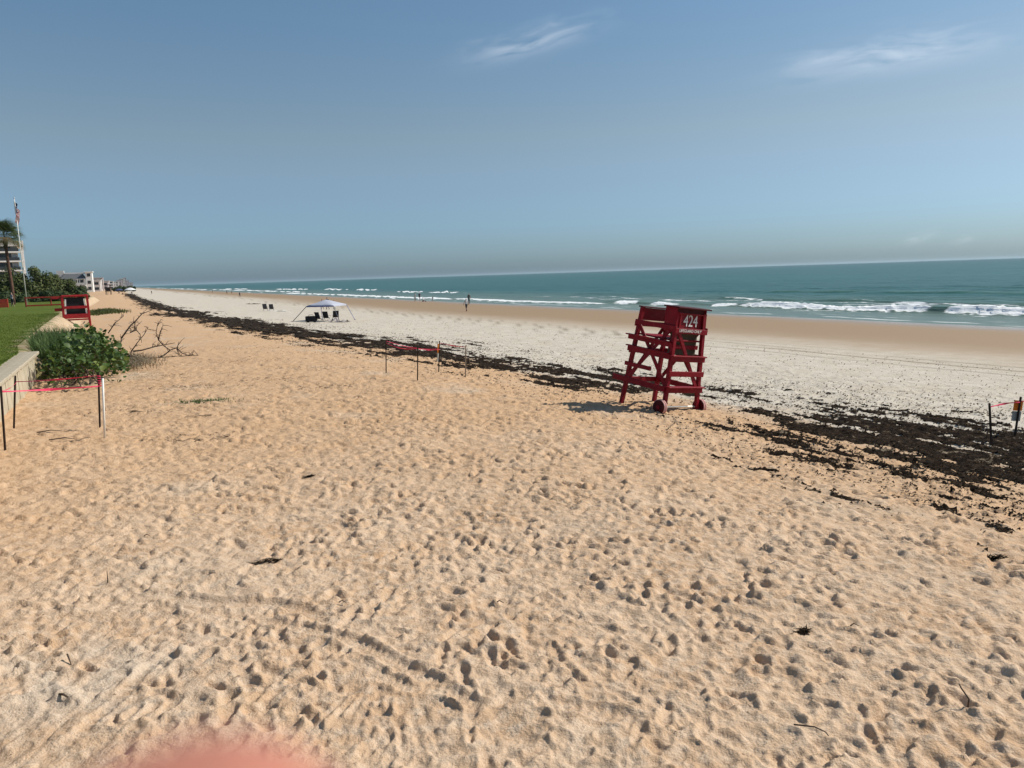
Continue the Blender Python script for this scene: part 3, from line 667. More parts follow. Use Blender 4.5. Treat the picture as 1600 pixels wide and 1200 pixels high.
def sign(i, drop, w_, h_, h2, yawd, out=.03):
    o, t = SO[i]; d = t - o.location
    q = Matrix.Rotation(R(yawd), 3, 'Z')
    tilt = d.normalized().to_track_quat('Z', 'X').to_matrix()
    c = d * (1 - (drop + h_ / 2) / d.length)
    off_ = q @ Vector((0, out, 0))
    s1 = MB().box((0, 0, 0), (w_, .006, h_), None).build('sign_board', ORANGE, o); s1.location = c + off_; s1.rotation_euler = (0, math.atan2(d.x, d.z), R(yawd)); s1['label'] = 'orange sign board nailed to the stake'
    s2 = MB().box((0, 0, 0), (w_, .006, h2), None).build('sign_board', GREY_SIGN, o); s2.location = d * (1 - (drop + h_ + h2 / 2 + .012) / d.length) + off_; s2.rotation_euler = s1.rotation_euler; s2['label'] = 'grey lower sign board'
sign(8, .07, .20, .21, .20, 8); sign(5, .09, .13, .30, .30, 62)

# ---------------------------------------------------------------- canopy tent and beach gear
TENT = mat('grey_white_canopy_cloth', (.50, .52, .60), .8, var=.08, scale=2, bump=.08, trans=.2)
TENT_EDGE = mat('blue_canopy_hem', (.10, .13, .30), .8)
LEGM = mat('dark_tent_pole', (.08, .08, .10), .4, metal=.5, bump=0)
LEGB = mat('blue_grey_tent_sleeve', (.30, .32, .48), .8)
BLACK = mat('black_nylon', (.012, .012, .014), .8, var=.3)
def tent():
    a = R(-14); o = empty('canopy_tent', (-17.55, 73.6, gz(-17.55, 73.6)), a)
    def gl(x, y): p = Matrix.Rotation(a, 2) @ Vector((x, y)); return gz(-17.55 + p.x, 73.6 + p.y) - o.location.z
    TH_, TP, hf, ht = 1.50, 2.02, 2.45, 1.38
    n = 8; vs = []; fs = []
    for i in range(n + 1):
        for j in range(n + 1):
            x = -1 + 2 * i / n; y = -1 + 2 * j / n; r_ = max(abs(x), abs(y)); edge = .07 * (1 - max(abs(x), abs(y)) ** 0) 
            z = TP - (TP - TH_) * r_ ** 1.15 + (-.05 * math.cos(min(abs(x), abs(y)) * math.pi / 2) * r_)
            vs.append((x * ht, y * ht, z))
    for i in range(n):
        for j in range(n): q = i * (n + 1) + j; fs.append((q, q + n + 1, q + n + 2, q + 1))
    rf = link('roof', MB().add(vs, fs).mesh('roof', smooth=True), TENT, o); md = rf.modifiers.new('cloth', 'SOLIDIFY'); md.thickness = .012
    for sx in (-1, 1):
        MB().bar((sx * ht, -ht, TH_ - .06), (sx * ht, ht, TH_ - .06), .12, .012).build('valance', TENT, o)
        MB().bar((-ht, sx * ht, TH_ - .06), (ht, sx * ht, TH_ - .06), .12, .012).build('valance', TENT_EDGE if sx < 0 else TENT, o)
    for sx in (-1, 1):
        for sy in (-1, 1):
            fx, fy = sx * hf * (1 if sy < 0 else .72), sy * hf * .95
            l = MB().tube([(fx, fy, gl(fx, fy) - .05), (sx * ht, sy * ht, TH_ - .03)], .032, 8).build('leg', LEGM if sy < 0 else LEGB, o)
            MB().box((fx, fy, gl(fx, fy) + .012), (.16, .16, .02)).build('foot_plate', LEGM, l)
    tag(o, 'grey white canopy tent with slanting legs on the pale sand', 'tent')
tent()
def beach_chair(x, y, yaw_, label, m1=BLACK, group='folding chairs under and beside the canopy', sc=1.0):
    o = empty('folding_chair', (x, y, gz(x, y)), yaw_); o.scale = (sc, sc, sc)
    MB().box((0, .02, .30), (.52, .46, .03), Matrix.Rotation(R(6), 3, 'X')).build('seat', m1, o, bevel=.01)
    MB().box((0, .30, .62), (.52, .035, .66), Matrix.Rotation(R(-18), 3, 'X')).build('backrest', m1, o, bevel=.01)
    for sx in (-.27, .27):
        MB().tube([(sx, -.26, 0), (sx, .22, .36), (sx, .42, .95)], .013, 6).build('leg', LEGM, o)
        MB().tube([(sx, .30, 0), (sx, -.20, .50)], .013, 6).build('leg', LEGM, o)
        MB().bar((sx, -.24, .52), (sx, .28, .54), .02, .05).build('armrest', m1, o)
    tag(o, label, 'chair', group); return o
beach_chair(-17.55, 70.6, R(150), 'black folding chair beside the black bag under the canopy')
beach_chair(-17.35, 72.6, R(165), 'dark folding chair in the middle under the canopy')
beach_chair(-17.0, 74.6, R(200), 'rear dark folding chair near the right canopy leg')
beach_chair(-33.5, 105.2, R(35), 'left of two dark low chairs on the open sand beyond the canopy', sc=1.05)
beach_chair(-32.6, 105.0, R(28), 'right of two dark low chairs on the open sand beyond the canopy', sc=1.0)
cz = gz(-18.3, 70.4); o = empty('gear_bag', (-18.3, 70.4, cz), R(-10)); MB().box((0, 0, .30), (.95, .5, .52)).build('body', BLACK, o, bevel=.04)
MB().tube([(-.25, 0, .55), (-.18, 0, .68), (.18, 0, .68), (.25, 0, .55)], .018, 6).build('handle', BLACK, o)
for sx in (-.32, .32): MB().tube([(sx, -.15, .04), (sx, .15, .04)], .06, 8).build('wheel', LEGM, o)
tag(o, 'large black gear bag on the sand under the canopy', 'bag')
MATM = mat('patterned_beach_mat', (.16, .14, .15), .9, c2=(.42, .38, .34), scale=5)
def mat_sheet(nm, x, y, yaw_, lx, ly, m, label, cat, lump=.12):
    n = 12; v = []; f = []; z0 = gz(x, y)
    for k in range(2):
        for i in range(n + 1):
            for j in range(n + 1):
                a, b2 = (i / n - .5) * lx, (j / n - .5) * ly; p = Matrix.Rotation(yaw_, 2) @ Vector((a, b2))
                z = gz(x + p.x, y + p.y) - z0 + .03 + lump * max(0, float(perlin(np.array(a * 1.6 + x), np.array(b2 * 1.6 + y)))) - k * .02
                v.append((p.x, p.y, z))
    q = (n + 1) ** 2
    for i in range(n):
        for j in range(n):
            a = i * (n + 1) + j; f += [(a, a + n + 1, a + n + 2, a + 1), (q + a + 1, q + a + n + 2, q + a + n + 1, q + a)]
    for i in range(n):
        for A, B in (((i) * (n + 1), (i + 1) * (n + 1)), ((i + 1) * (n + 1) + n, i * (n + 1) + n), (i + 1, i), (n * (n + 1) + i, n * (n + 1) + i + 1)): f.append((A, B, q + B, q + A))
    o = MB().add(v, f).build(nm, m); o.location = (x, y, z0); tag(o, label, cat); return o
mat_sheet('beach_blanket', -15.85, 71.0, R(-14), 1.9, 1.3, MATM, 'crumpled patterned blanket at the right foot of the canopy', 'blanket', .5)
mat_sheet('beach_towel', -31.0, 103.6, R(-18), 3.0, 1.2, mat('pale_towel', (.62, .60, .56), .9), 'pale towel spread right of the two low chairs', 'towel', .2)
mat_sheet('seaweed_heap', -49.6, 148.5, R(-20), 2.6, 1.2, WEED, 'dark seaweed heap on pale sand left of the low chairs', 'seaweed', .16)

def umbrella(x, y, h, rad, m, label):
    z = gz(x, y); o = empty('beach_umbrella', (x, y, z)); MB().tube([(0, 0, -.3), (0, 0, h)], .03, 8).build('pole', STEEL, o)
    v = [(0, 0, h + .05)]; f = []
    for ring in (1, 2, 3):
        for k in range(16):
            a = 2 * math.pi * k / 16; r_ = rad * ring / 3 * (1 if k % 2 == 0 else .95); v.append((r_ * math.cos(a), r_ * math.sin(a), h + .05 - (ring / 3) ** 1.7 * rad * .42))
    for k in range(16): f.append((0, 1 + k, 1 + (k + 1) % 16))
    for ring in (0, 1):
        for k in range(16): f.append((1 + ring * 16 + k, 17 + ring * 16 + k, 17 + ring * 16 + (k + 1) % 16, 1 + ring * 16 + (k + 1) % 16))
    c = MB().add(v, f).build('canopy', m, o); md = c.modifiers.new('cloth', 'SOLIDIFY'); md.thickness = .015
    tag(o, label, 'umbrella', 'umbrellas far down the beach')
umbrella(-158.5, 322, 3.0, 2.4, mat('white_umbrella_cloth', (.80, .80, .80), .8, var=.05, trans=.2), 'large white umbrella far down the beach')
umbrella(-187, 369, 2.3, 2.0, mat('navy_umbrella_cloth', (.05, .06, .13), .8, trans=.1), 'navy blue umbrella far down the beach, left of the white one')

# ---------------------------------------------------------------- people
def person_mat(name, bands, sleeve=.0, armx=.24, skin=(.36, .20, .13)):
    m = bpy.data.materials.new(name); m.use_nodes = True; N, L = nodes_of(m); b = N['Principled BSDF']; b.inputs['Roughness'].default_value = .75
    tc = N.new('ShaderNodeTexCoord'); sp = N.new('ShaderNodeSeparateXYZ'); L.new(tc.outputs['Object'], sp.inputs[0])
    rp = N.new('ShaderNodeValToRGB'); rp.color_ramp.interpolation = 'CONSTANT'
    dv = N.new('ShaderNodeMath'); dv.operation = 'DIVIDE'; dv.inputs[1].default_value = 2.0; L.new(sp.outputs['Z'], dv.inputs[0]); L.new(dv.outputs[0], rp.inputs[0])
    E_ = rp.color_ramp.elements; E_[0].position = 0; E_[0].color = (*bands[0][1], 1); E_[1].position = bands[1][0] / 2; E_[1].color = (*bands[1][1], 1)
    for z_, c_ in bands[2:]: q = E_.new(z_ / 2); q.color = (*c_, 1)
    ab = N.new('ShaderNodeMath'); ab.operation = 'ABSOLUTE'; L.new(sp.outputs['X'], ab.inputs[0])
    gt = N.new('ShaderNodeMath'); gt.operation = 'GREATER_THAN'; gt.inputs[1].default_value = armx; L.new(ab.outputs[0], gt.inputs[0])
    mx = N.new('ShaderNodeMix'); mx.data_type = 'RGBA'; L.new(gt.outputs[0], mx.inputs['Factor']); L.new(rp.outputs[0], mx.inputs['A']); mx.inputs['B'].default_value = (*skin, 1)
    nz = N.new('ShaderNodeTexNoise'); nz.inputs['Scale'].default_value = 9; L.new(tc.outputs['Object'], nz.inputs['Vector'])
    ml = N.new('ShaderNodeMix'); ml.data_type = 'RGBA'; ml.blend_type = 'MULTIPLY'; ml.inputs['Factor'].default_value = .35; L.new(mx.outputs['Result'], ml.inputs['A']); L.new(nz.outputs['Fac'], ml.inputs['B'])
    L.new(ml.outputs['Result'], b.inputs['Base Color']); return m
SK = (.36, .20, .13); HAIR = (.03, .02, .015)
def body_mesh(pose):
    J = {}; E_ = []
    def j(n, p, r_, par=None):
        J[n] = (len(J), p, r_)
        if par: E_.append((J[par][0], J[n][0]))
    sit = pose == 'sit'; dz = -.74 if sit else 0
    j('pel', (0, 0, .95 + dz), (.155, .115)); j('waist', (0, .0, 1.10 + dz), (.135, .10), 'pel'); j('chest', (0, .01, 1.30 + dz), (.165, .115), 'waist'); j('neckb', (0, .0, 1.46 + dz), (.075, .07), 'chest')
    j('neck', (0, .015, 1.52 + dz), (.055, .055), 'neckb'); j('head', (0, .03, 1.61 + dz), (.078, .095), 'neck'); j('crown', (0, .02, 1.70 + dz), (.06, .075), 'head')
    stride = {'stand': .05, 'walk': .24, 'sit': 0}[pose]
    for sx, nm in ((-1, 'l'), (1, 'r')):
        j('sh' + nm, (sx * .185, 0, 1.415 + dz), (.06, .06), 'neckb')
        f = sx * stride
        if sit: el = (sx * .27, .16, 1.20 + dz); wr_ = (sx * .22, .40, 1.12 + dz); hd = (sx * .21, .47, 1.11 + dz)
        else: el = (sx * .26, -f * .4, 1.15); wr_ = (sx * .29, .10 - f * .5, .92); hd = (sx * .29, .14 - f * .55, .84)
        j('el' + nm, el, (.042, .042), 'sh' + nm); j('wr' + nm, wr_, (.028, .03), 'el' + nm); j('hd' + nm, hd, (.022, .042), 'wr' + nm)
        j('hip' + nm, (sx * .09, 0, .90 + dz), (.095, .1), 'pel')
        if sit: kn = (sx * .15, .42, .44); an = (sx * .14, .62, .09); to = (sx * .15, .76, .05)
        else: kn = (sx * .10, f * .7 + .03, .50); an = (sx * .10, f * 1.5 - .02, .09 + max(0, -f) * .25); to = (sx * .11, f * 1.5 + .13, .04 + max(0, -f) * .1)
        j('kn' + nm, kn, (.062, .065), 'hip' + nm); j('an' + nm, an, (.04, .045), 'kn' + nm); j('to' + nm, to, (.036, .03), 'an' + nm)
    me = bpy.data.meshes.new('body'); me.from_pydata([v[1] for v in J.values()], E_, []); return me, [v[2] for v in J.values()]
def person(x, y, yaw_, h, bands, pose, label, z=None, armx=.24, skin=SK, group='people on the beach'):
    me, rad = body_mesh(pose); o = bpy.data.objects.new('person', me); col.objects.link(o)
    s_ = o.modifiers.new('skin', 'SKIN'); s_.use_smooth_shade = True
    for sv, r_ in zip(me.skin_vertices[0].data, rad): sv.radius = r_
    me.skin_vertices[0].data[0].use_root = True
    sb = o.modifiers.new('smooth', 'SUBSURF'); sb.levels = 1; sb.render_levels = 1
    me.materials.append(person_mat('clothes', bands, armx=armx, skin=skin))
    k = h / 1.78; o.location = (x, y, gz(x, y) if z is None else z); o.rotation_euler = (0, 0, yaw_); o.scale = (k, k, k)
    tag(o, label, 'person', group); return o
def outfit(legs, shorts, shirt, hair=HAIR, skin=SK, knee=.52, waist=.98, neck=1.47): return [(0, legs), (knee, shorts), (waist, shirt), (neck, skin), (1.66, hair)]
BK = (.012, .012, .016); WH = (.62, .62, .62); GY_ = (.22, .23, .25)
person(-5.36, 95.1, R(25), 1.68, outfit((.16, .09, .06), BK, WH), 'walk', 'person in white shirt and black shorts walking on the wet sand')
person(-6.84, 129.9, R(200), 1.8, outfit((.06, .04, .03), BK, BK), 'stand', 'dark clad person standing at the water edge behind the walker')
person(-18.77, 153, R(120), 1.70, outfit(SK, GY_, WH), 'stand', 'person in white top standing left in the group at the water')
person(-19.3, 165, R(200), 1.65, outfit(SK, BK, (.06, .02, .07)), 'stand', 'person in dark purple top standing in the shallows')
person(-16.56, 147, R(240), 1.75, [(0, BK), (.28, WH), (.75, SK), (.95, BK)], 'sit', 'person in white top sitting at the water edge', armx=.31)
person(-15.2, 152, R(60), 1.05, outfit(SK, (.05, .05, .08), (.08, .10, .12)), 'walk', 'small child walking in the shallows right of the seated person')
person(-145.5, 377, R(90), 1.7, outfit(SK, BK, BK), 'stand', 'tiny dark figure farthest up the wet sand')
person(-115.9, 315.7, R(150), 1.75, outfit(SK, (.08, .07, .08), (.18, .10, .10)), 'walk', 'taller of two people strolling by the distant foam')
person(-114.2, 316.5, R(150), 1.45, outfit(SK, (.2, .1, .1), (.28, .16, .15)), 'walk', 'shorter of two people strolling by the distant foam')
person(-80.5, 229.6, R(170), 1.75, outfit((.10, .06, .04), (.05, .05, .06), (.06, .07, .10)), 'walk', 'lone dark walker on the wet sand left of the canopy')
person(-165.0, 355, R(170), 1.75, outfit(SK, BK, (.06, .05, .05)), 'stand', 'tiny standing figure right of the white umbrella')
person(-26.5, 108.6, R(60), 1.6, outfit((.30, .2, .15), (.35, .36, .36), (.16, .20, .28)), 'walk', 'left person passing behind the canopy')
person(-25.7, 108.3, R(60), 1.85, outfit((.12, .07, .05), (.08, .05, .05), (.04, .04, .06)), 'walk', 'tallest dark haired person passing behind the canopy')
person(-24.7, 108.1, R(60), 1.45, outfit((.30, .3, .25), (.25, .28, .22), (.45, .30, .26)), 'walk', 'right person in pale clothes passing behind the canopy')
person(-157.2, 320.5, R(200), 1.7, outfit(SK, (.05, .05, .1), (.10, .08, .14)), 'stand', 'person standing under the white umbrella')
person(-162.0, 322.5, R(160), 1.7, [(0, (.2, .03, .03)), (.25, (.25, .04, .04)), (.75, SK), (.95, BK)], 'sit', 'person in red sitting left of the white umbrella', armx=.31)
person(-186.0, 367, R(160), 1.7, [(0, BK), (.25, (.03, .03, .05)), (.75, SK), (.95, BK)], 'sit', 'person in black sitting under the navy umbrella', armx=.31)
# ---------------------------------------------------------------- lawn and seawall on the left
GRASS = bpy.data.materials.new('lawn_grass'); GRASS.use_nodes = True; N, L = nodes_of(GRASS); b = N['Principled BSDF']
geo = N.new('ShaderNodeNewGeometry'); pos = geo.outputs['Position']
c = mixc(rng_(noise(pos, .5, 5), .35, .65), (.085, .120, .014), (.130, .165, .028)); c = mixc(rng_(noise(pos, 26, 4), .4, .7), c, (.058, .085, .012))
c = mixc(A_('sandy'), c, mixc(rng_(noise(pos, 3, 4), .35, .65), (.44, .31, .19), (.55, .43, .30)))
L.new(c, b.inputs['Base Color']); b.inputs['Roughness'].default_value = .9; b.inputs['Specular IOR Level'].default_value = .1
bp = N.new('ShaderNodeBump'); bp.inputs['Strength'].default_value = .9; bp.inputs['Distance'].default_value = .05; L.new(noise(pos, 18, 5, .7), bp.inputs['Height']); L.new(bp.outputs[0], b.inputs['Normal'])
LAWN_Z = 1.0
def edge_s(u): return np.interp(u, [0, 29.4, 30.2, 33, 45, 72, 95, 130, 220], [-3.12, -3.12, -3.2, -3.5, -3.9, -4.6, -5.2, -6, -6])
us = np.concatenate([np.arange(2, 60, .16), np.arange(60, 205, .8)]); ts = np.concatenate([np.linspace(0, 1, 9), 1 + np.linspace(0, 1, 90)[1:] ** 1.6 * 60])
U, T = np.meshgrid(us, ts, indexing='ij'); E0 = edge_s(U)
bank = sstep(29.3, 30.6, U)
wdt = .02 + bank * (1.7 + .5 * perlin(U / 2.3, U * 0))
Sx = E0 + wdt * (1 - np.clip(T, 0, 1)) * 1.0 - np.clip(T - 1, 0, None)
lx, ly = xy(Sx, U)
zl = np.where(T <= 1, (LAWN_Z - .035) * sstep(0, 1, T) + (1 - sstep(0, 1, T)) * (base_z(lx, ly) - .08), LAWN_Z - .035) + .03 * fbm(lx / .8, ly / .8, 3) * (T > .5) * sstep(1.0, 1.15, T)
zl = np.where((bank < .01) & (T < 1), LAWN_Z - .04 + 0 * T - (T < .5) * .9, zl)
a_, b_ = U.shape; idx = np.arange(a_ * b_).reshape(a_, b_)
lq = np.stack([idx[:-1, :-1], idx[1:, :-1], idx[1:, 1:], idx[:-1, 1:]], -1).reshape(-1, 4)
lm = np_mesh('lawn', np.stack([lx.ravel(), ly.ravel(), zl.ravel()], 1), lq)
attr(lm, 'sandy', np.clip((1 - sstep(.7, 1.5, T + .5 * fbm(U / 1.5, T * 0 + U / 3, 2))) * bank, 0, 1).ravel())
lawn = kind(link('lawn', lm, GRASS), 'structure')
# grass blades along the near edge of the lawn and over its near part
n = 26000; bu = 13 + (75 - 13) * rng.random(n) ** 1.5; bs = edge_s(bu) - .05 - 7 * rng.random(n) ** 1.8; bx, by = xy(bs, bu)
ba = rng.uniform(0, 6.28, n); bh = rng.uniform(.035, .085, n); bw = .006 + bu / 9000; lean = rng.uniform(-.03, .03, (n, 2))
zb = np.full(n, LAWN_Z - .04)
P = np.stack([np.stack([bx - np.cos(ba) * bw, by - np.sin(ba) * bw, zb], 1), np.stack([bx + np.cos(ba) * bw, by + np.sin(ba) * bw, zb], 1), np.stack([bx + lean[:, 0], by + lean[:, 1], zb + bh], 1)], 1).reshape(-1, 3)
BLADE = mat('grass_blade', (.085, .125, .016), .8, c2=(.14, .18, .04), scale=2, bump=0, spec=.1, trans=.25)
kind(link('grass', np_mesh('grass', P, np.arange(n * 3).reshape(-1, 3), False), BLADE), 'stuff', 'short green lawn grass above the seawall')

CONC = mat('stained_seawall_concrete', (.34, .285, .195), .9, c2=(.48, .425, .32), scale=2.2, bump=.3, bscale=25)
CAPM = mat('weathered_cap_planks', (.30, .25, .175), .9, c2=(.47, .41, .31), scale=4, bump=.3, bscale=30)
wall = empty('seawall', (*xy(-2.75, 20), 0))
def wbox(nm, s0, s1, u0_, u1_, z0, z1, m, bevel=.008):
    cx, cy = xy((s0 + s1) / 2, (u0_ + u1_) / 2); o = MB().box((0, 0, 0), (s1 - s0, u1_ - u0_, z1 - z0)).build(nm, m, None, bevel=bevel)
    o.parent = wall; o.location = Vector((cx, cy, (z0 + z1) / 2)) - wall.location; o.rotation_euler = (0, 0, TH); return o
u_ = 4.0; k = 0
while u_ < 29.3:
    w_ = min(1.22, 29.5 - u_); j_ = .012 * (k % 2) + random.uniform(-.006, .006)
    wbox('wall_panel', -3.0, -2.74 + j_, u_ + .012, u_ + w_ - .012, -.35, .86, CONC); u_ += 1.22; k += 1
wbox('return_panel', -9, -3.02, 29.22, 29.46, -.3, .86, CONC)
capm = MB().box((0, 0, 0), (.56, .256, .10)).mesh('cap_plank', bevel=.016); capm.materials.append(CAPM)
for k in range(95):
    u1 = 3.0 + k * .28
    o = link('cap_plank', capm, None, wall); cx, cy = xy(-2.86 + random.uniform(-.008, .008), u1 + .14); o.location = Vector((cx, cy, .918 + random.uniform(-.012, .012))) - wall.location; o.rotation_euler = (0, 0, TH + random.uniform(-.012, .012))
tag(wall, 'pale plank capped seawall at the lawn edge on the left', 'seawall')

# ---------------------------------------------------------------- shrub, beach grass and bare branch by the seawall
LEAF = mat('sea_grape_leaf', (.028, .058, .010), .5, c2=(.075, .125, .022), scale=3, bump=.1, spec=.3, trans=.2)
LEAF2 = mat('young_sea_grape_leaf', (.11, .165, .03), .5, c2=(.20, .25, .06), scale=3, bump=.1, spec=.3, trans=.3)
TWIG = mat('bare_grey_brown_twig', (.060, .040, .028), .9, c2=(.11, .08, .06), scale=10)
DRY = mat('beach_grass_blade', (.045, .088, .022), .75, c2=(.13, .185, .07), scale=1.5, bump=0, spec=.15, trans=.25)
def leaf_mesh(nm, m, r_=.075):
    v = [(0, 0, 0)]; f = []
    for k in range(10):
        a = 2 * math.pi * k / 10; q = r_ * (1 + .10 * math.cos(a)); v.append((q * math.cos(a), q * math.sin(a) * .95, .018 * math.cos(2 * a) + .014 * abs(math.sin(a))))
    for k in range(10): f.append((0, 1 + k, 1 + (k + 1) % 10))
    me = MB().add(v, f).mesh(nm, smooth=True); me.materials.append(m); return me
def rot_leaf():
    return Matrix.Rotation(random.uniform(0, 6.28), 3, 'Z') @ Matrix.Rotation(random.uniform(-1.2, 1.2), 3, 'X') @ Matrix.Rotation(random.uniform(-.7, .7), 3, 'Y')
shrub = empty('sea_grape_shrub', (*xy(-1.35, 28.5), 0)); SC = shrub.location
LM = [leaf_mesh('leaf', LEAF), leaf_mesh('leaf', LEAF2)]
random.seed(21)
def shrub_pt(front=True):
    """point in the leafy volume: an uneven mound from the wall end out over the sand"""
    while True:
        u = random.uniform(25.6, 34.5); s = random.uniform(-2.55, .15)
        cs = -1.25 - .02 * (u - 29); hw = 1.3 * math.sqrt(max(.02, 1 - ((u - 29.5) / 5.0) ** 2))
        q = abs(s - cs) / hw
        if q > 1: continue
        top = (1.2 + .045 * (u - 26)) * (1 - q ** 3 * .55) * (1 - max(0, 27.2 - u) * .38) + .12 * math.sin(u * 3.1 + s * 4)
        z = top * (1 - random.random() ** 2.0 * .9) if front else top * random.random()
        if z < .10 + (.38 if u < 28.6 and random.random() < .85 else 0): continue
        return u, s, z
for k in range(280):
    u, s, z = shrub_pt()
    o = link('leaf', LM[0 if random.random() < .62 else 1], None, shrub); x, y = xy(s, u); o.location = Vector((x, y, z)) - SC; o.rotation_euler = rot_leaf().to_euler(); q = random.choice((.55, .75, .95, 1.1, 1.4, 1.75)); o.scale = (q, q, q)
mb = MB()
for k in range(1500):
    u, s, z = shrub_pt(False); x, y = xy(s, u); M_ = rot_leaf(); q = random.uniform(.6, 1.1) * .075; c0 = Vector((x, y, z)) - SC
    ring = [c0 + M_ @ Vector((q * math.cos(a), q * math.sin(a), .012 * math.cos(2 * a))) for a in [2 * math.pi * i / 7 for i in range(7)]]; mb.add(ring, [tuple(range(7))])
me_ = mb.mesh('inner_leaves'); o = link('inner_leaves', me_, LEAF, shrub); kind(o, 'stuff')
for k in range(34):
    u, s, z = shrub_pt(); x, y = xy(s, u); p1 = Vector((x, y, z)) - SC; p0 = Vector((*xy(-1.6 + random.uniform(-.6, .8), random.uniform(27, 32.5)), 0)) - SC; p0.z = -.05
    MB().tube([p0, (p0 + p1) / 2 + Vector((random.uniform(-.15, .15), random.uniform(-.15, .15), .12)), p1], [.022, .015, .006], 6).build('stem', TWIG, shrub)
tag(shrub, 'low sea grape shrub with round leaves at the end of the seawall', 'shrub')
def grass_clump(nm, label, pts, hmin, hmax, m, wd=.012, spread=.35):
    v = []; f = []
    for (x, y, z) in pts:
        a = random.uniform(0, 6.28); h = random.uniform(hmin, hmax); sp = random.uniform(.1, 1) * spread * h; dx, dy = math.cos(a) * sp, math.sin(a) * sp; px, py = -math.sin(a) * wd, math.cos(a) * wd; i = len(v)
        drop = random.uniform(.0, .35) * h
        v += [(x - px, y - py, z), (x + px, y + py, z), (x + dx * .35 - px, y + dy * .35 - py, z + h * .6), (x + dx * .35 + px, y + dy * .35 + py, z + h * .6), (x + dx * 1.2, y + dy * 1.2, z + h - drop * .6)]
        f += [(i, i + 1, i + 3, i + 2), (i + 2, i + 3, i + 4)]
    c0 = Vector(pts[0]); root = empty(nm, c0); mb = MB().add([Vector(q) - c0 for q in v], f); o = link('blades', mb.mesh('blades'), m, root); kind(o, 'stuff'); tag(root, label, 'plant'); return root
pts = []
while len(pts) < 5600:
    u = random.uniform(29.6, 41); s = random.uniform(-3.4, -.2)
    if ((u - 35.2) / 5.4) ** 2 + ((s + 2.0) / 1.25) ** 2 > 1: continue
    x, y = xy(s, u); pts.append((x, y, .55 * max(0, 1 - abs(s + 3.2) / 2.6)))
grass_clump('beach_grass_clump', 'tall green beach grass growing behind the sea grape shrub', pts, .35, 1.20, DRY, .010, .6)
def branch_thing(nm, label, lines, r0_, r1_, m, twigs=0):
    c0 = Vector(lines[0][0]); c0.z = gz(c0.x, c0.y); root = empty(nm, c0)
    for i, l in enumerate(lines):
        p = [Vector(q) - c0 for q in l]; n = len(p); k = 1.0 if i in (0, 2, 3, 7) else .7
        MB().tube(p, [k * (r0_ + (r1_ - r0_) * j / (n - 1)) for j in range(n)], 6).build('limb', m, root, smooth=True)
        for t in range(twigs):
            j = random.randrange(1, n); b0 = p[j - 1].lerp(p[j], random.random()); d = Vector((random.uniform(-1, 1), random.uniform(-.6, .6), random.uniform(-.3, 1))) * random.uniform(.12, .38)
            MB().tube([b0, b0 + d * .5 + Vector((0, 0, .03)), b0 + d], [.012, .009, .006], 5).build('twig', m, root)
    tag(root, label, 'branch'); return root
BR = [
[(-15.82, 31.02, 0.94), (-15.51, 31.18, 1.39), (-15.28, 31.3, 1.63), (-15.07, 31.4, 1.88), (-14.75, 31.58, 2.0)],
[(-15.55, 31.21, 0.39), (-15.34, 31.32, 0.71), (-15.08, 31.45, 1.04), (-14.92, 31.52, 1.32)],
[(-15.52, 31.24, 0.36), (-15.23, 31.4, 0.38), (-14.84, 31.62, 0.48), (-14.49, 31.81, 0.54), (-14.12, 32.02, 0.59)],
[(-14.77, 31.69, 0.0), (-14.56, 31.8, 0.08), (-14.3, 31.93, 0.3), (-14.05, 32.06, 0.39), (-13.97, 32.1, 0.63)],
[(-14.3, 31.93, 0.3), (-14.48, 31.82, 0.48), (-14.65, 31.72, 0.74), (-14.7, 31.67, 1.06), (-14.62, 31.69, 1.38), (-14.48, 31.76, 1.61)],
[(-14.65, 31.72, 0.74), (-14.57, 31.74, 1.05), (-14.44, 31.8, 1.36)],
[(-14.06, 32.06, 0.34), (-13.91, 32.16, 0.14), (-13.76, 32.24, 0.05), (-13.52, 32.38, 0.02)],
[(-15.65, 31.18, 0.10), (-15.2, 31.44, 0.05), (-14.69, 31.74, 0.02)],
[(-16.21, 30.76, 1.16), (-15.96, 30.9, 1.55), (-15.67, 31.06, 1.82)],
[(-15.33, 31.27, 1.58), (-15.36, 31.27, 1.32), (-15.22, 31.37, 1.02), (-15.2, 31.4, 0.68)],
[(-14.06, 32.06, 0.34), (-14.04, 32.09, 0.12), (-14.01, 32.11, 0.0)],
[(-15.54, 31.18, 1.13), (-15.33, 31.3, 1.22), (-15.28, 31.31, 1.45)],
[(-15.6, 31.2, 0.18), (-15.33, 30.9, 0.08), (-15.16, 30.6, 0.02)],
[(-15.82, 31.02, 0.94), (-15.9, 30.95, .5), (-15.7, 31.1, 0.05)],
[(-15.55, 31.21, 0.39), (-15.65, 31.15, 0.1), (-15.7, 31.1, 0.0)],
[(-14.77, 31.69, 0.02), (-14.1, 31.9, .03), (-13.2, 32.1, .03)]]
random.seed(5)
branch_thing('bare_branch', 'bare dark branches sprawling on the sand right of the sea grape shrub', BR, .034, .013, TWIG, 11)

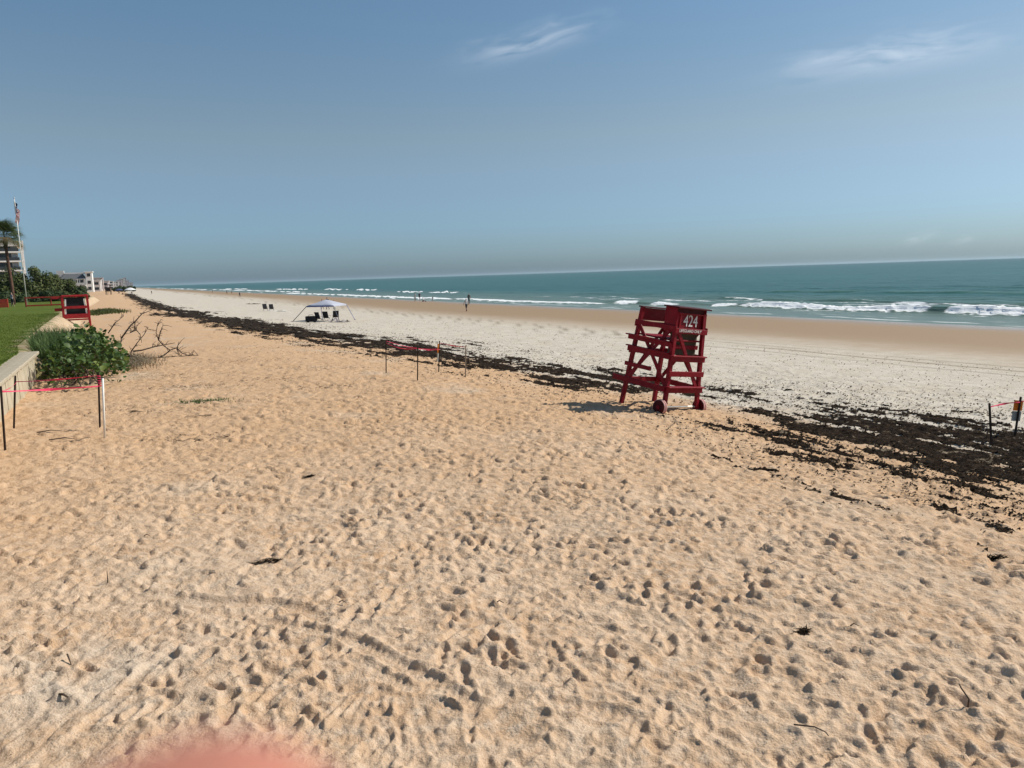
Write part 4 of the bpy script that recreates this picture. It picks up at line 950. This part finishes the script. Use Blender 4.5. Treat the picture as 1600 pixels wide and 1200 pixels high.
# ---------------------------------------------------------------- red fence, stand, flagpole, palm
def at(s, u, z=0.0): x, y = xy(s, u); return Vector((x, y, z))
def fence(nm, label, s0, s1, u, posts, rails, h, boards=0):
    c0 = at(s0, u, LAWN_Z - .04); root = empty(nm, c0)
    for k in range(posts):
        q = at(s0 + (s1 - s0) * k / (posts - 1), u) - c0; q.z = 0; MB().bar(q - Vector((0, 0, .2)), q + Vector((0, 0, h)), .13, .11, (1, 0, 0)).build('post', FENCE_RED, root, bevel=.006)
    for z_ in rails:
        a = at(s0, u - .09) - c0; b2 = at(s1, u - .09) - c0; a.z = b2.z = z_; MB().bar(a, b2, .17, .045).build('rail', FENCE_RED, root, bevel=.004)
    for k in range(boards):
        a = at(s0, u - .10) - c0; b2 = at(s1, u - .10) - c0; a.z = b2.z = .12 + k * .2; MB().bar(a, b2, .188, .03).build('board', FENCE_RED, root, bevel=.004)
    tag(root, label, 'fence'); return root
fence('rail_fence', 'red two-rail wooden fence across the lawn end', -10.2, -5.0, 108, 3, (.14, 1.08), 1.16)
fence('board_fence', 'low red board fence at the left edge of the lawn', -22, -12.2, 109.5, 4, (), 1.05, 5)
person(-61.47, 94.99, R(-20), 1.8, outfit((.42, .28, .2), (.02, .02, .025), (.30, .31, .33), hair=(.8, .8, .8)), 'stand', 'person in white cap, grey shirt and dark shorts standing on the lawn', z=LAWN_Z - .03, group=None)
RED2 = wood('faded_red_stand_paint', (.25, .016, .020), (.34, .09, .08))
# second stand: slatted red seat back on legs
st = empty('red_stand', (-33.2, 58.7, gz(-33.2, 58.7)), R(29)); WHT = mat('white_trim_paint', (.72, .70, .66), .6)
for sx in (-.86, .86):
    MB().bar((sx, 0, -.2), (sx * .97, 0, 2.40), .17, .14, (1, 0, 0)).build('leg', RED2, st, bevel=.02)
    MB().bar((sx, .55, -.2), (sx * .97, .4, 1.5), .13, .12, (1, 0, 0)).build('leg', RED2, st, bevel=.01)
    MB().bar((sx * .82, -.02, 1.0), (sx * .72, -.02, 2.2), .10, .03, (1, 0, 0)).build('batten', WHT, st)
MB().bar((-.90, -.0, 2.42), (.92, 0, 2.42), .16, .20).build('top_rail', RED2, st, bevel=.05)
MB().bar((-.86, -.075, 1.56), (.86, -.075, 1.56), .20, .04).build('slat', RED2, st, bevel=.005)
MB().bar((-.90, -.075, .88), (.90, -.075, .88), .34, .05).build('slat', RED2, st, bevel=.005)
MB().box((0, .06, 1.60), (1.30, .03, 1.40)).build('dark_screen', BLACK, st)
MB().bar((-.9, .1, 2.30), (-1.5, .1, 2.30), .14, .10).build('arm', RED2, st, bevel=.01); MB().bar((-.9, .1, 1.42), (-1.4, .1, 1.42), .22, .06).build('step', RED2, st, bevel=.01)
MB().bar((-.9, .5, .6), (.9, .5, .6), .1, .5).build('platform', RED2, st)
tag(st, 'red wooden stand with dark slatted back rising behind the beach grass', 'lifeguard stand')

pole = empty('flagpole', (-59.66, 95.0, LAWN_Z - .03))
MB().tube([(0, 0, -.3), (0, 0, 7), (0, 0, 13.0)], [.06, .05, .035], 10).build('pole', PIPE, pole, smooth=True)
MB().lathe([(.0, -.08), (.07, -.04), (.09, 0), (.07, .05), (.0, .08)], (0, 0, 13.08), 10).build('finial', STEEL, pole)
MB().box((0.1, 0, 4.6), (.12, .10, .3)).build('cleat', PIPE, pole)
flag = MB(); nu, nvv = 26, 26; FV = []
for i in range(nu + 1):
    for j in range(nvv + 1):
        a = i / nu; bq = j / nvv                                    # fly, hoist
        fold = .16 * math.sin(a * 13 + bq * 2.2) * min(1, a * 4)
        FV.append((-.10 + .42 * min(1, a * 4) - .38 * a * bq - .1 * a + fold * .9, fold, 12.7 - 1.5 * bq - 1.9 * a * (1 - .25 * bq)))
FF = []; FM = []
for i in range(nu):
    for j in range(nvv):
        q = i * (nvv + 1) + j; FF.append((q, q + nvv + 1, q + nvv + 2, q + 1))
        canton = i < nu * .4 and j < nvv * .54
        FM.append(2 if canton and not (i % 3 == 1 and j % 4 == 1) else (1 if canton else (0 if (j // 2) % 2 == 0 else 1)))
flag.add(FV, FF); flag.mi = FM
fl = flag.build('flag', [mat('flag_red', (.34, .02, .03), .8, trans=.2), mat('flag_white', (.7, .7, .7), .8, trans=.2), mat('flag_navy', (.012, .016, .06), .8, trans=.1)])
fl.location = pole.location; tag(fl, 'striped flag with navy canton hanging limp from the flagpole', 'flag')
tag(pole, 'tall slender white flagpole on the lawn behind the red fence', 'flagpole')

TRUNK = mat('palm_trunk', (.085, .040, .028), .95, c2=(.15, .085, .06), scale=3, bump=.6, bscale=12)
BOOT = mat('old_palm_boots', (.040, .030, .022), .95, c2=(.08, .06, .04), scale=6, bump=.5)
FROND = mat('palm_frond', (.040, .062, .016), .6, c2=(.085, .105, .032), scale=.8, bump=0, trans=.25); FROND_D = mat('dry_palm_frond', (.15, .105, .05), .8, c2=(.21, .15, .075), scale=1, bump=0, trans=.2)
def frond_mesh(nm, m, L_=1.75):
    v = []; f = []; base = L_ * .45
    for k in range(4): pass
    n = 26
    v += [(-.015, 0, 0), (.015, 0, 0), (.012, base, .18), (-.012, base, .18)]; f.append((0, 1, 2, 3))
    for k in range(n):
        a = R(-105 + 210 * k / (n - 1)); l = L_ * .62 * (1 - .25 * abs(k / (n - 1) - .5)); d = Vector((math.sin(a), math.cos(a), 0)); p = Vector((0, base, .18)); sd_ = Vector((d.y, -d.x, 0)) * .022
        tip = p + d * l + Vector((0, 0, -.30 * l * abs(math.sin(a)) - .28 * l)); mid = p + d * l * .55 + Vector((0, 0, .02)); i = len(v)
        v += [p - sd_ * .3, p + sd_ * .3, mid + sd_, mid - sd_, tip]; f += [(i, i + 1, i + 2, i + 3), (i + 3, i + 2, i + 4)]
    me = MB().add(v, f).mesh(nm); me.materials.append(m); return me
def palm(loc, h, label, nf=30, k_=1.0):
    root = empty('palm_tree', loc)
    MB().tube([(0, 0, -.4), (.05, 0, h * .3), (-.06, 0, h * .65), (-.12, 0, h)], [.27, .22, .20, .19], 12).build('trunk', TRUNK, root, smooth=True)
    MB().lathe([(.19, -1.5), (.26, -1.1), (.30, -.5), (.24, .0), (.10, .25)], (-.12, 0, h), 12).build('boots', BOOT, root)
    fm_ = frond_mesh('frond', FROND); fd_ = frond_mesh('frond', FROND_D)
    for i in range(nf):
        low_ = i > nf * .68
        o = link('frond', fd_ if low_ and i % 2 else fm_, None, root); el = random.uniform(-45, -5) if low_ else random.uniform(-5, 80); az = i * 2.399 + random.uniform(-.3, .3)
        o.location = (-.12, 0, h + .1); o.rotation_euler = (Matrix.Rotation(az, 3, 'Z') @ Matrix.Rotation(R(el), 3, 'X')).to_euler(); q = k_ * random.uniform(.85, 1.1); o.scale = (q, q, q)
    tag(root, label, 'palm'); return root
random.seed(9)
palm((-71.0, 110.0, .9), 9.4, 'single palm with shaggy crown in front of the white condominium', 40, 1.65)

# ---------------------------------------------------------------- shrubbery behind the fence
SHR = mat('shrubbery_leaf', (.034, .054, .012), .6, c2=(.105, .120, .034), scale=.9, bump=0, spec=.25, trans=.15)
SHR2 = mat('dark_shrubbery_leaf', (.020, .038, .010), .6, c2=(.055, .080, .022), scale=.9, bump=0, spec=.25, trans=.15)
def big_shrub(c, rx, ry, h, n, label, leaf=.24, m=SHR, nm='sea_grape_tree', group='dense shrubs behind the red fence', cat='shrub'):
    root = empty(nm, c); v = []; f = []; lobes = []
    for k in range(30):
        a = random.uniform(0, 6.28); q = random.random() ** .5; zz = random.uniform(.15, .88); lobes.append((Vector((math.cos(a) * q * rx * .72, math.sin(a) * q * ry * .72, h * zz * (1 - .35 * q))), random.uniform(.22, .40) * min(rx, h)))
    for k in range(n):
        lc, lr = random.choice(lobes); d = Vector((random.gauss(0, 1), random.gauss(0, 1), random.gauss(.25, 1))).normalized(); p = lc + d * lr * (random.random() ** .35)
        if p.z < .05: continue
        s_ = leaf * random.uniform(.6, 1.25); M_ = (d + Vector((random.uniform(-.7, .7), random.uniform(-.7, .7), random.uniform(-.2, .9)))).normalized().to_track_quat('Z', 'Y').to_matrix() @ Matrix.Rotation(random.uniform(0, 6.28), 3, 'Z'); i = len(v)
        v += [p + M_ @ Vector(q) * s_ for q in ((-.5, 0, 0), (-.25, -.42, .06), (.3, -.38, 0), (.55, 0, -.05), (.3, .38, 0), (-.25, .42, .06))]; f.append(tuple(range(i, i + 6)))
    link('crown', MB().add(v, f).mesh('crown'), m, root)
    for k in range(7):
        lc, lr = random.choice(lobes); MB().tube([(random.uniform(-.4, .4), random.uniform(-.4, .4), -.3), lc * .5 + Vector((0, 0, .2)), lc], [.12, .08, .03], 6).build('trunk', TWIG, root)
    tag(root, label, cat, group); return root
random.seed(31)
for (px_, py_, rx_, h_, lb, m_) in (
    (-93.5, 138, 4.6, 6.0, 'dark shrub mass behind the palm trunk at the left edge', SHR2),
    (-88.5, 137.5, 4.4, 6.4, 'tall shrub between the palm and the flagpole', SHR),
    (-85.6, 139, 4.0, 7.0, 'tallest shrub, just right of the flagpole', SHR),
    (-85.6, 143.5, 3.8, 6.2, 'broad olive shrub right of the tallest one', SHR),
    (-86.6, 149, 3.5, 5.2, 'shrub sloping down towards the white house', SHR),
    (-84.6, 150, 2.6, 3.4, 'lowest shrub at the beach end of the shrubbery', SHR2),
    (-76.0, 127, 3.4, 2.2, 'low dark hedge plant behind the rail fence', SHR2),
    (-82, 128, 4.4, 2.4, 'low hedge plant behind the person on the lawn', SHR2)):
    big_shrub((px_, py_, .6), rx_, rx_, h_, 6500, lb, leaf=.30, m=m_)
pts = []
while len(pts) < 2600:
    k = random.choice(((100.5, -2.6, 2.2, .7), (103, -1.2, 2.6, .8), (97, -3.0, 1.6, .5), (107, -2.0, 2.5, .6)))
    u = random.gauss(k[0], k[2]); s = random.gauss(k[1], k[3]); x, y = xy(s, u); pts.append((x, y, gz(x, y)))
grass_clump('dune_grass_patch', 'low dune grass patch right of the red stand', pts, .15, .55, SHR, .03)
pts = []
while len(pts) < 1500:
    u = random.gauss(33.6, 1.5); s = random.gauss(.15, .45); x, y = xy(s, u); pts.append((x, y, gz(x, y)))
grass_clump('dry_grass_tuft', 'dry straw coloured grass at the foot of the bare branches', pts, .06, .34, mat('dry_straw', (.13, .10, .06), .9, c2=(.28, .23, .15), scale=2, bump=0), .008, 2.6)
pts = []
while len(pts) < 420:
    x, y = random.gauss(-7.86, .38), random.gauss(19.3, .16); pts.append((x, y, gz(x, y)))
grass_clump('beach_weed', 'small green weed creeping on the sand right of the taped stakes', pts, .03, .10, DRY, .008, 1.4)

# ---------------------------------------------------------------- buildings up the shore
STUCCO = mat('white_stucco', (.72, .71, .68), .85, var=.05, scale=.3, bump=.05); GLASS = mat('dark_balcony_glass', (.018, .022, .026), .15, var=.3, scale=.5, bump=0, spec=.5)
RAILM = mat('dark_balcony_rail', (.035, .042, .048), .5, bump=0); ROOFG = mat('grey_shingle_roof', (.10, .105, .11), .9, scale=1.5); PALEW = mat('pale_siding', (.50, .51, .50), .8, var=.05, bump=.05); PANE = mat('pale_window_reflection', (.30, .36, .42), .2, bump=0, spec=.5)
def condo():
    w_, d_, fl_, n_ = 16.0, 22.0, 2.93, 6; root = empty('condominium', (-175.4, 249.5, 0.5), R(36)); top = 18.2
    def bx_(nm, x0, x1, y0, y1, z0, z1, m, par=root): return MB().box(((x0 + x1) / 2, (y0 + y1) / 2, (z0 + z1) / 2), (x1 - x0, y1 - y0, z1 - z0)).build(nm, m, par)
    bx_('wall', -w_, w_ - 1.6, -9.0, 11, 0, top - .02, STUCCO)
    bx_('parapet', -w_ - .2, w_ + .1, -11.2, 11.2, top - 1.75, top, STUCCO)
    for k in range(n_):
        z0 = k * fl_ - .25
        bx_('floor_slab', -w_, w_, -11.1, -9.02, max(z0, 0), z0 + .42, STUCCO)
        for i in range(4):
            x0 = -w_ + .6 + i * 7.6; xb = min(x0 + 7.2, w_ - .5)
            g = bx_('balcony', x0, xb, -11.0, -10.93, z0 + .44, z0 + 1.45, RAILM)
            wn_ = bx_('window', x0 + .2, xb - 2.0, -9.09, -9.01, z0 + .45, z0 + 2.75, GLASS)
            bx_('pane', xb - 1.8, xb - .45, -9.09, -9.015, z0 + 1.2, z0 + 2.7, PANE, wn_)
    for x in (-w_ + .2, -8.5, -.9, 6.7, w_ - .35): bx_('pier', x - .28, x + .28, -11.05, -9.03, 0, top - 1.8, STUCCO)
    tag(root, 'white condominium block with dark balconies at the left edge', 'building')
condo()
def house():
    root = empty('beach_house', (-240.3, 430, 0.6), R(25))
    def bx_(nm, x0, x1, y0, y1, z0, z1, m, par=root): return MB().box(((x0 + x1) / 2, (y0 + y1) / 2, (z0 + z1) / 2), (x1 - x0, y1 - y0, z1 - z0)).build(nm, m, par)
    bx_('wall', -7.5, 3.4, -3, 8, 0, 7.6, PALEW)
    bx_('wing', 4.2, 7.4, -3.4, 6, 0, 10.9, STUCCO); bx_('wing_roof', 3.7, 7.9, -3.9, 6.4, 10.9, 11.35, STUCCO)
    rf = MB().add([(-8, -4, 7.3), (4.1, -4, 7.3), (4.1, 9, 7.3), (-8, 9, 7.3), (-6, 1.5, 10.4), (2.5, 1.5, 10.4), (2.5, 4, 10.4), (-6, 4, 10.4)], [(0, 1, 5, 4), (1, 2, 6, 5), (2, 3, 7, 6), (3, 0, 4, 7), (4, 5, 6, 7), (3, 2, 1, 0)]).build('roof', ROOFG, root)
    bx_('roof_deck', -6.2, 4.0, 1.4, 6, 10.4, 11.0, STUCCO, rf); bx_('chimney', -10, -6.5, 2, 5, 7.4, 12.2, PALEW, rf)
    bx_('deck', -7.6, 4.0, -6, -3.02, 3.6, 4.0, STUCCO); bx_('deck_railing', -7.6, 4.0, -6.06, -6.0, 4.02, 5.3, PALEW)
    for x in (-7.3, -3.5, 0.2, 3.8): bx_('deck_post', x - .15, x + .15, -5.9, -5.6, 0, 7.4, STUCCO)
    for x in (-6, -3.3, -.8, 1.4): wn_ = bx_('window', x, x + 1.5, -3.08, -3.01, 4.6, 6.8, GLASS); bx_('sill', x - .1, x + 1.6, -3.14, -3.085, 4.45, 4.6, STUCCO, wn_)
    for x in (-5.5, -1.5, 1): bx_('door', x, x + 2.0, -3.08, -3.01, .4, 3.0, GLASS)
    for z_ in (1.2, 4.6, 8.6): bx_('window', 5.0, 6.6, -3.48, -3.41, z_, z_ + 1.7, GLASS)
    tag(root, 'white multi-storey beach house with grey hipped roof beyond the shrubs', 'house')
house()
FAR = [mat('far_building_wall_%d' % i, c_, .9, var=.05, scale=.05, bump=0) for i, c_ in enumerate(((.55, .50, .47), (.62, .60, .58), (.45, .38, .36), (.50, .46, .48)))]
def far_block(x, y, w_, d_, h_, m, label, floors, roof=None):
    root = empty('distant_building', (x, y, 0), R(26)); MB().box((0, 0, h_ / 2), (w_, d_, h_)).build('wall', m, root)
    bays = max(2, int(w_ / 6))
    for k in range(floors):
        for i in range(bays):
            bw_ = w_ / bays; MB().box((-w_ / 2 + (i + .5) * bw_, -d_ / 2 - .03, (k + .55) * h_ / floors), (bw_ * .62, .08, h_ / floors * .5)).build('window', GLASS, root)
    MB().box((0, 0, h_ + .25), (w_ + .6, d_ + .6, .5)).build('roof', roof or m, root)
    tag(root, label, 'building', 'buildings far up the coast'); return root
fb = [(146.5, 448.5, 620, 10, 8, 2), (150, 449, 640, 9, 9, 2), (154.5, 447.5, 760, 9, 12, 3), (160, 449.5, 800, 12, 8, 2), (164.5, 448.5, 900, 10, 10, 3), (176, 448, 1700, 26, 14, 4), (182, 446.5, 2400, 32, 17, 6), (187, 444.5, 2700, 18, 25, 12), (190.5, 443, 2900, 16, 31, 14), (193.5, 441.5, 3100, 13, 36, 16), (196.3, 441, 3200, 12, 39, 16), (199.5, 444, 3300, 19, 28, 12), (203.5, 446, 3400, 25, 20, 8), (170, 447.5, 1250, 16, 12, 3)]
fl_lab = ['low cream building just right of the white beach house', 'second low building right of the white beach house', 'three storey far house before the lifeguard hut', 'wide low far building left of the lifeguard hut', 'far house next to the lifeguard hut', 'long hazy block right of the lifeguard hut', 'hazy mid rise block at the left of the skyline', 'hazy tower first in the far skyline', 'hazy tower second in the far skyline', 'tall hazy tower left of the tallest one', 'tallest hazy tower of the far skyline', 'hazy tower right of the tallest one', 'last hazy block of the skyline by the sea', 'pale far building right behind the lifeguard hut']
Ff = 1190.0
for i, (px_, py_, d_, w_, h_, n_) in enumerate(fb):
    r_ = (fw * Ff + rt * (px_ - 800) + up * (600 - 450)).normalized(); p = Vector((0, 0, 0)) + r_ * (d_ / r_.y); far_block(p.x, p.y, w_, 14, h_, FAR[i % 4], fl_lab[i], min(n_, 6))
# far lifeguard hut on the sand
ht = empty('lifeguard_hut', (-161.4, 310, gz(-161.4, 310)), R(15)); HUT = mat('brown_hut_boards', (.085, .06, .045), .85, scale=2)
for sx in (-.85, .85):
    for sy in (-.8, .8): MB().bar((sx, sy, -.2), (sx, sy, 3.9), .16, .16, (1, 0, 0)).build('leg', HUT, ht)
MB().box((0, 0, 1.35), (2.0, 1.9, .14)).build('platform', HUT, ht); MB().box((0, .7, 2.2), (1.8, .08, 1.5)).build('back_wall', HUT, ht)
for sx in (-.92, .92): MB().box((sx, 0, 2.0), (.08, 1.7, 1.1)).build('side_wall', HUT, ht)
MB().add([(-1.25, -1.2, 3.95), (1.25, -1.2, 3.95), (1.25, 1.2, 3.75), (-1.25, 1.2, 3.75), (-1.25, -1.2, 4.08), (1.25, -1.2, 4.08), (1.25, 1.2, 3.88), (-1.25, 1.2, 3.88)], [(3, 2, 1, 0), (4, 5, 6, 7), (0, 1, 5, 4), (1, 2, 6, 5), (2, 3, 7, 6), (3, 0, 4, 7)]).build('roof', HUT, ht)
for k in range(5): MB().box((0, -.98 - k * .12, 1.15 - k * .26), (.8, .10, .05)).build('step', HUT, ht)
tag(ht, 'small brown lifeguard hut on legs far down the beach', 'lifeguard hut')
# low dune vegetation behind the far houses
for i, (x, y, rx_, h_, lb) in enumerate(((-186, 352, 9, 3.2, 'green dune bushes below the white beach house'), (-250, 470, 12, 4.5, 'dark bushes left of the far low buildings'), (-262, 505, 10, 3.6, 'bushes in front of the far low buildings'))):
    pass
big_shrub((-226, 452, .2), 9, 5, 3.0, 1500, 'dark hedge right of the white beach house', leaf=.8, m=SHR2, nm='hedge', group='hedges far up the shore')
big_shrub((-262, 520, .2), 14, 5, 3.6, 1500, 'hedge in front of the far low buildings', leaf=.9, m=SHR2, nm='hedge', group='hedges far up the shore')

# ---------------------------------------------------------------- debris on the near sand
def lump(nm, x, y, sx, sy, label, ang=0., h=.05):
    z0 = float(full_z(np.array([x]), np.array([y]))[0]); root = empty(nm, (x, y, z0), ang); v = []; f = []
    for k in range(70):
        a = random.gauss(0, .45) * sx; b2 = random.gauss(0, .40) * sy; L_ = random.uniform(.02, .09); an = random.gauss(0, .6); d = Vector((math.cos(an), math.sin(an), random.uniform(-.2, .35))) * L_; q = Vector((-d.y, d.x, 0)).normalized() * random.uniform(.004, .012); p = Vector((a, b2, random.uniform(.004, h * max(.1, 1 - abs(a) / sx)))); i = len(v)
        v += [p - d - q * .3, p - q, p + d, p + q]; f.append((i, i + 1, i + 2, i + 3))
    o = link('fronds', MB().add(v, f).mesh('fronds'), WEED, root); kind(o, 'stuff'); tag(root, label, 'seaweed', 'seaweed clumps on the trodden sand')
random.seed(77)
lump('seaweed_clump', -2.71, 7.96, .16, .05, 'dark seaweed clump alone in the middle left foreground', .2)
lump('seaweed_clump', -6.32, 14.69, .34, .07, 'long dark seaweed clump right of the white pipe', .1)
lump('seaweed_clump', 4.97, 7.54, .15, .05, 'thick black seaweed clump near the right edge of the sand', 0, .06)
lump('seaweed_clump', -9.09, 18.05, .16, .06, 'black seaweed clump just behind the white pipe')
lump('seaweed_clump', -7.1, 17.2, .5, .12, 'thin seaweed streak beyond the white pipe', .15, .03)
lump('seaweed_clump', -9.3, 22.5, .9, .22, 'loose seaweed litter in front of the bare branches', .1, .05)
lump('seaweed_clump', 2.33, 5.91, .07, .02, 'small dark seaweed scrap in the right foreground', .4, .03)
lump('seaweed_clump', -3.20, 11.6, .12, .03, 'little seaweed scrap halfway to the middle nest', .4, .03)
def twig(x, y, pts_, label, r_=.006, m=TWIG):
    z0 = float(full_z(np.array([x]), np.array([y]))[0]); o = MB().tube([Vector(p) for p in pts_], [r_, r_ * .9, r_ * .5][:len(pts_)] if len(pts_) == 3 else [r_ * (1 - .15 * i) for i in range(len(pts_))], 6).build('twig', m, None, smooth=True); o.location = (x, y, z0); tag(o, label, 'twig', 'twigs on the sand')
twig(2.98, 4.73, [(0, 0, -.03), (.015, .01, .07), (-.03, .03, .14), (-.045, .03, .17)], 'bent dark twig sticking up in the lower right corner', .007)
twig(-3.41, 5.29, [(-.06, .02, .02), (0, 0, .03), (.06, -.03, .02)], 'short thick stick lying in the lower left corner', .010)
twig(-4.22, 7.48, [(0, 0, -.02), (.004, 0, .06), (.0, .01, .13)], 'thin upright twig in the left foreground', .006)
twig(-3.69, 5.86, [(-.03, .03, .06), (0, 0, .03), (.03, -.03, .0)], 'short slanting twig at the left edge', .007)
twig(1.88, 4.52, [(-.12, .06, .03), (0, .02, .035), (.05, -.03, .03), (.06, -.08, .02)], 'crooked dark twig near the bottom right of centre', .0055)
twig(-8.9, 14.8, [(-.3, .02, .02), (0, .05, .05), (.25, 0, .02)], 'pale stick lying beside the white pipe foot', .012)
twig(-9.6, 15.5, [(-.25, 0, .03), (0, .06, .06), (.2, .1, .03)], 'forked stick lying inside the taped nest', .012)
for k, (x, y) in enumerate(((-.18, 6.64), (-1.65, 6.75), (-4.48, 8.89), (2.76, 5.93))):
    twig(x, y, [(-.03, 0, .02), (0, .01, .035), (.04, -.01, .02)], ('tiny dark chip in the centre foreground', 'dark chip above the tyre tracks', 'dark sliver at the far left foreground', 'small dark chip in the right foreground')[k], .006)

# ---------------------------------------------------------------- the photographer's hand, one fingertip before the lens
def cam_pt(px, py, d): return Vector((0, 0, EYE)) + (fw * Ff + rt * (px - 800) + up * (600 - py)) * (d / Ff)
SKIN = mat('skin', (.43, .165, .11), .55, c2=(.48, .20, .14), scale=60, bump=.1, bscale=400, spec=.3)
tipc = cam_pt(306, 1172, .031); down = (cam_pt(306, 1500, .031) - tipc).normalized()
hb = tipc + down * .055 + Vector((-.012, -.055, .0))                # knuckle end of the index finger
pv = [(tipc, .0045), (tipc + down * .0035, .0075), (tipc + down * .012 + Vector((0, -.002, 0)), .0083), (tipc + down * .028 + Vector((-.003, -.018, 0)), .0092), (hb, .0110)]
palm_c = hb + Vector((-.015, -.03, -.035)); wrist = palm_c + Vector((-.02, -.05, -.06)); elbow = wrist + Vector((-.05, -.10, -.24))
V_ = [p for p, _ in pv] + [palm_c, wrist, elbow]; R_ = [r_ for _, r_ in pv] + [.030, .027, .042]; E_ = [(0, 1), (1, 2), (2, 3), (3, 4), (4, 5), (5, 6), (6, 7)]
across = Vector((-.9, .25, -.3)).normalized()
for k, ln in enumerate((.085, .080, .062)):                        # middle, ring and little finger, curled under
    b0 = palm_c + (hb - palm_c) * .9 + across * .019 * (k + 1); i = len(V_); d = (Vector((.0, .55, -.75))).normalized()
    V_ += [b0, b0 + d * ln * .45 + Vector((0, .006, 0)), b0 + d * ln * .75 + Vector((.0, -.012, -.01)), b0 + d * ln * .8 + Vector((0, -.032, -.004))]; R_ += [.0105, .0088, .008, .007]; E_ += [(5, i), (i, i + 1), (i + 1, i + 2), (i + 2, i + 3)]
i = len(V_); b0 = palm_c + Vector((.026, .002, -.012)); V_ += [b0, b0 + Vector((.018, .028, .004)), b0 + Vector((.022, .052, .006))]; R_ += [.013, .0105, .009]; E_ += [(5, i), (i, i + 1), (i + 1, i + 2)]
hm_ = bpy.data.meshes.new('hand'); base = Vector(wrist); hm_.from_pydata([v - base for v in V_], E_, []); ho = bpy.data.objects.new('hand', hm_); col.objects.link(ho); ho.location = base
sk_ = ho.modifiers.new('skin', 'SKIN'); sk_.use_smooth_shade = True
for sv, r_ in zip(hm_.skin_vertices[0].data, R_): sv.radius = (r_, r_)
hm_.skin_vertices[0].data[6].use_root = True
sb_ = ho.modifiers.new('smooth', 'SUBSURF'); sb_.levels = 2; sb_.render_levels = 2
hm_.materials.append(SKIN); tag(ho, 'blurred pink fingertip intruding at the bottom edge of the picture', 'hand')

# ---------------------------------------------------------------- sea haze
hz_ = MB().box((0, 8000, 10), (60000, 50000, 64)).build('haze', None); hz_['kind'] = 'stuff'
m = bpy.data.materials.new('sea_haze'); m.use_nodes = True; N, L = nodes_of(m); N.remove(N['Principled BSDF'])
pvn = N.new('ShaderNodeVolumePrincipled'); pvn.inputs['Color'].default_value = (.60, .78, .86, 1); pvn.inputs['Density'].default_value = 4.5e-5; pvn.inputs['Anisotropy'].default_value = .2
L.new(pvn.outputs[0], N['Material Output'].inputs['Volume']); hz_.data.materials.append(m)
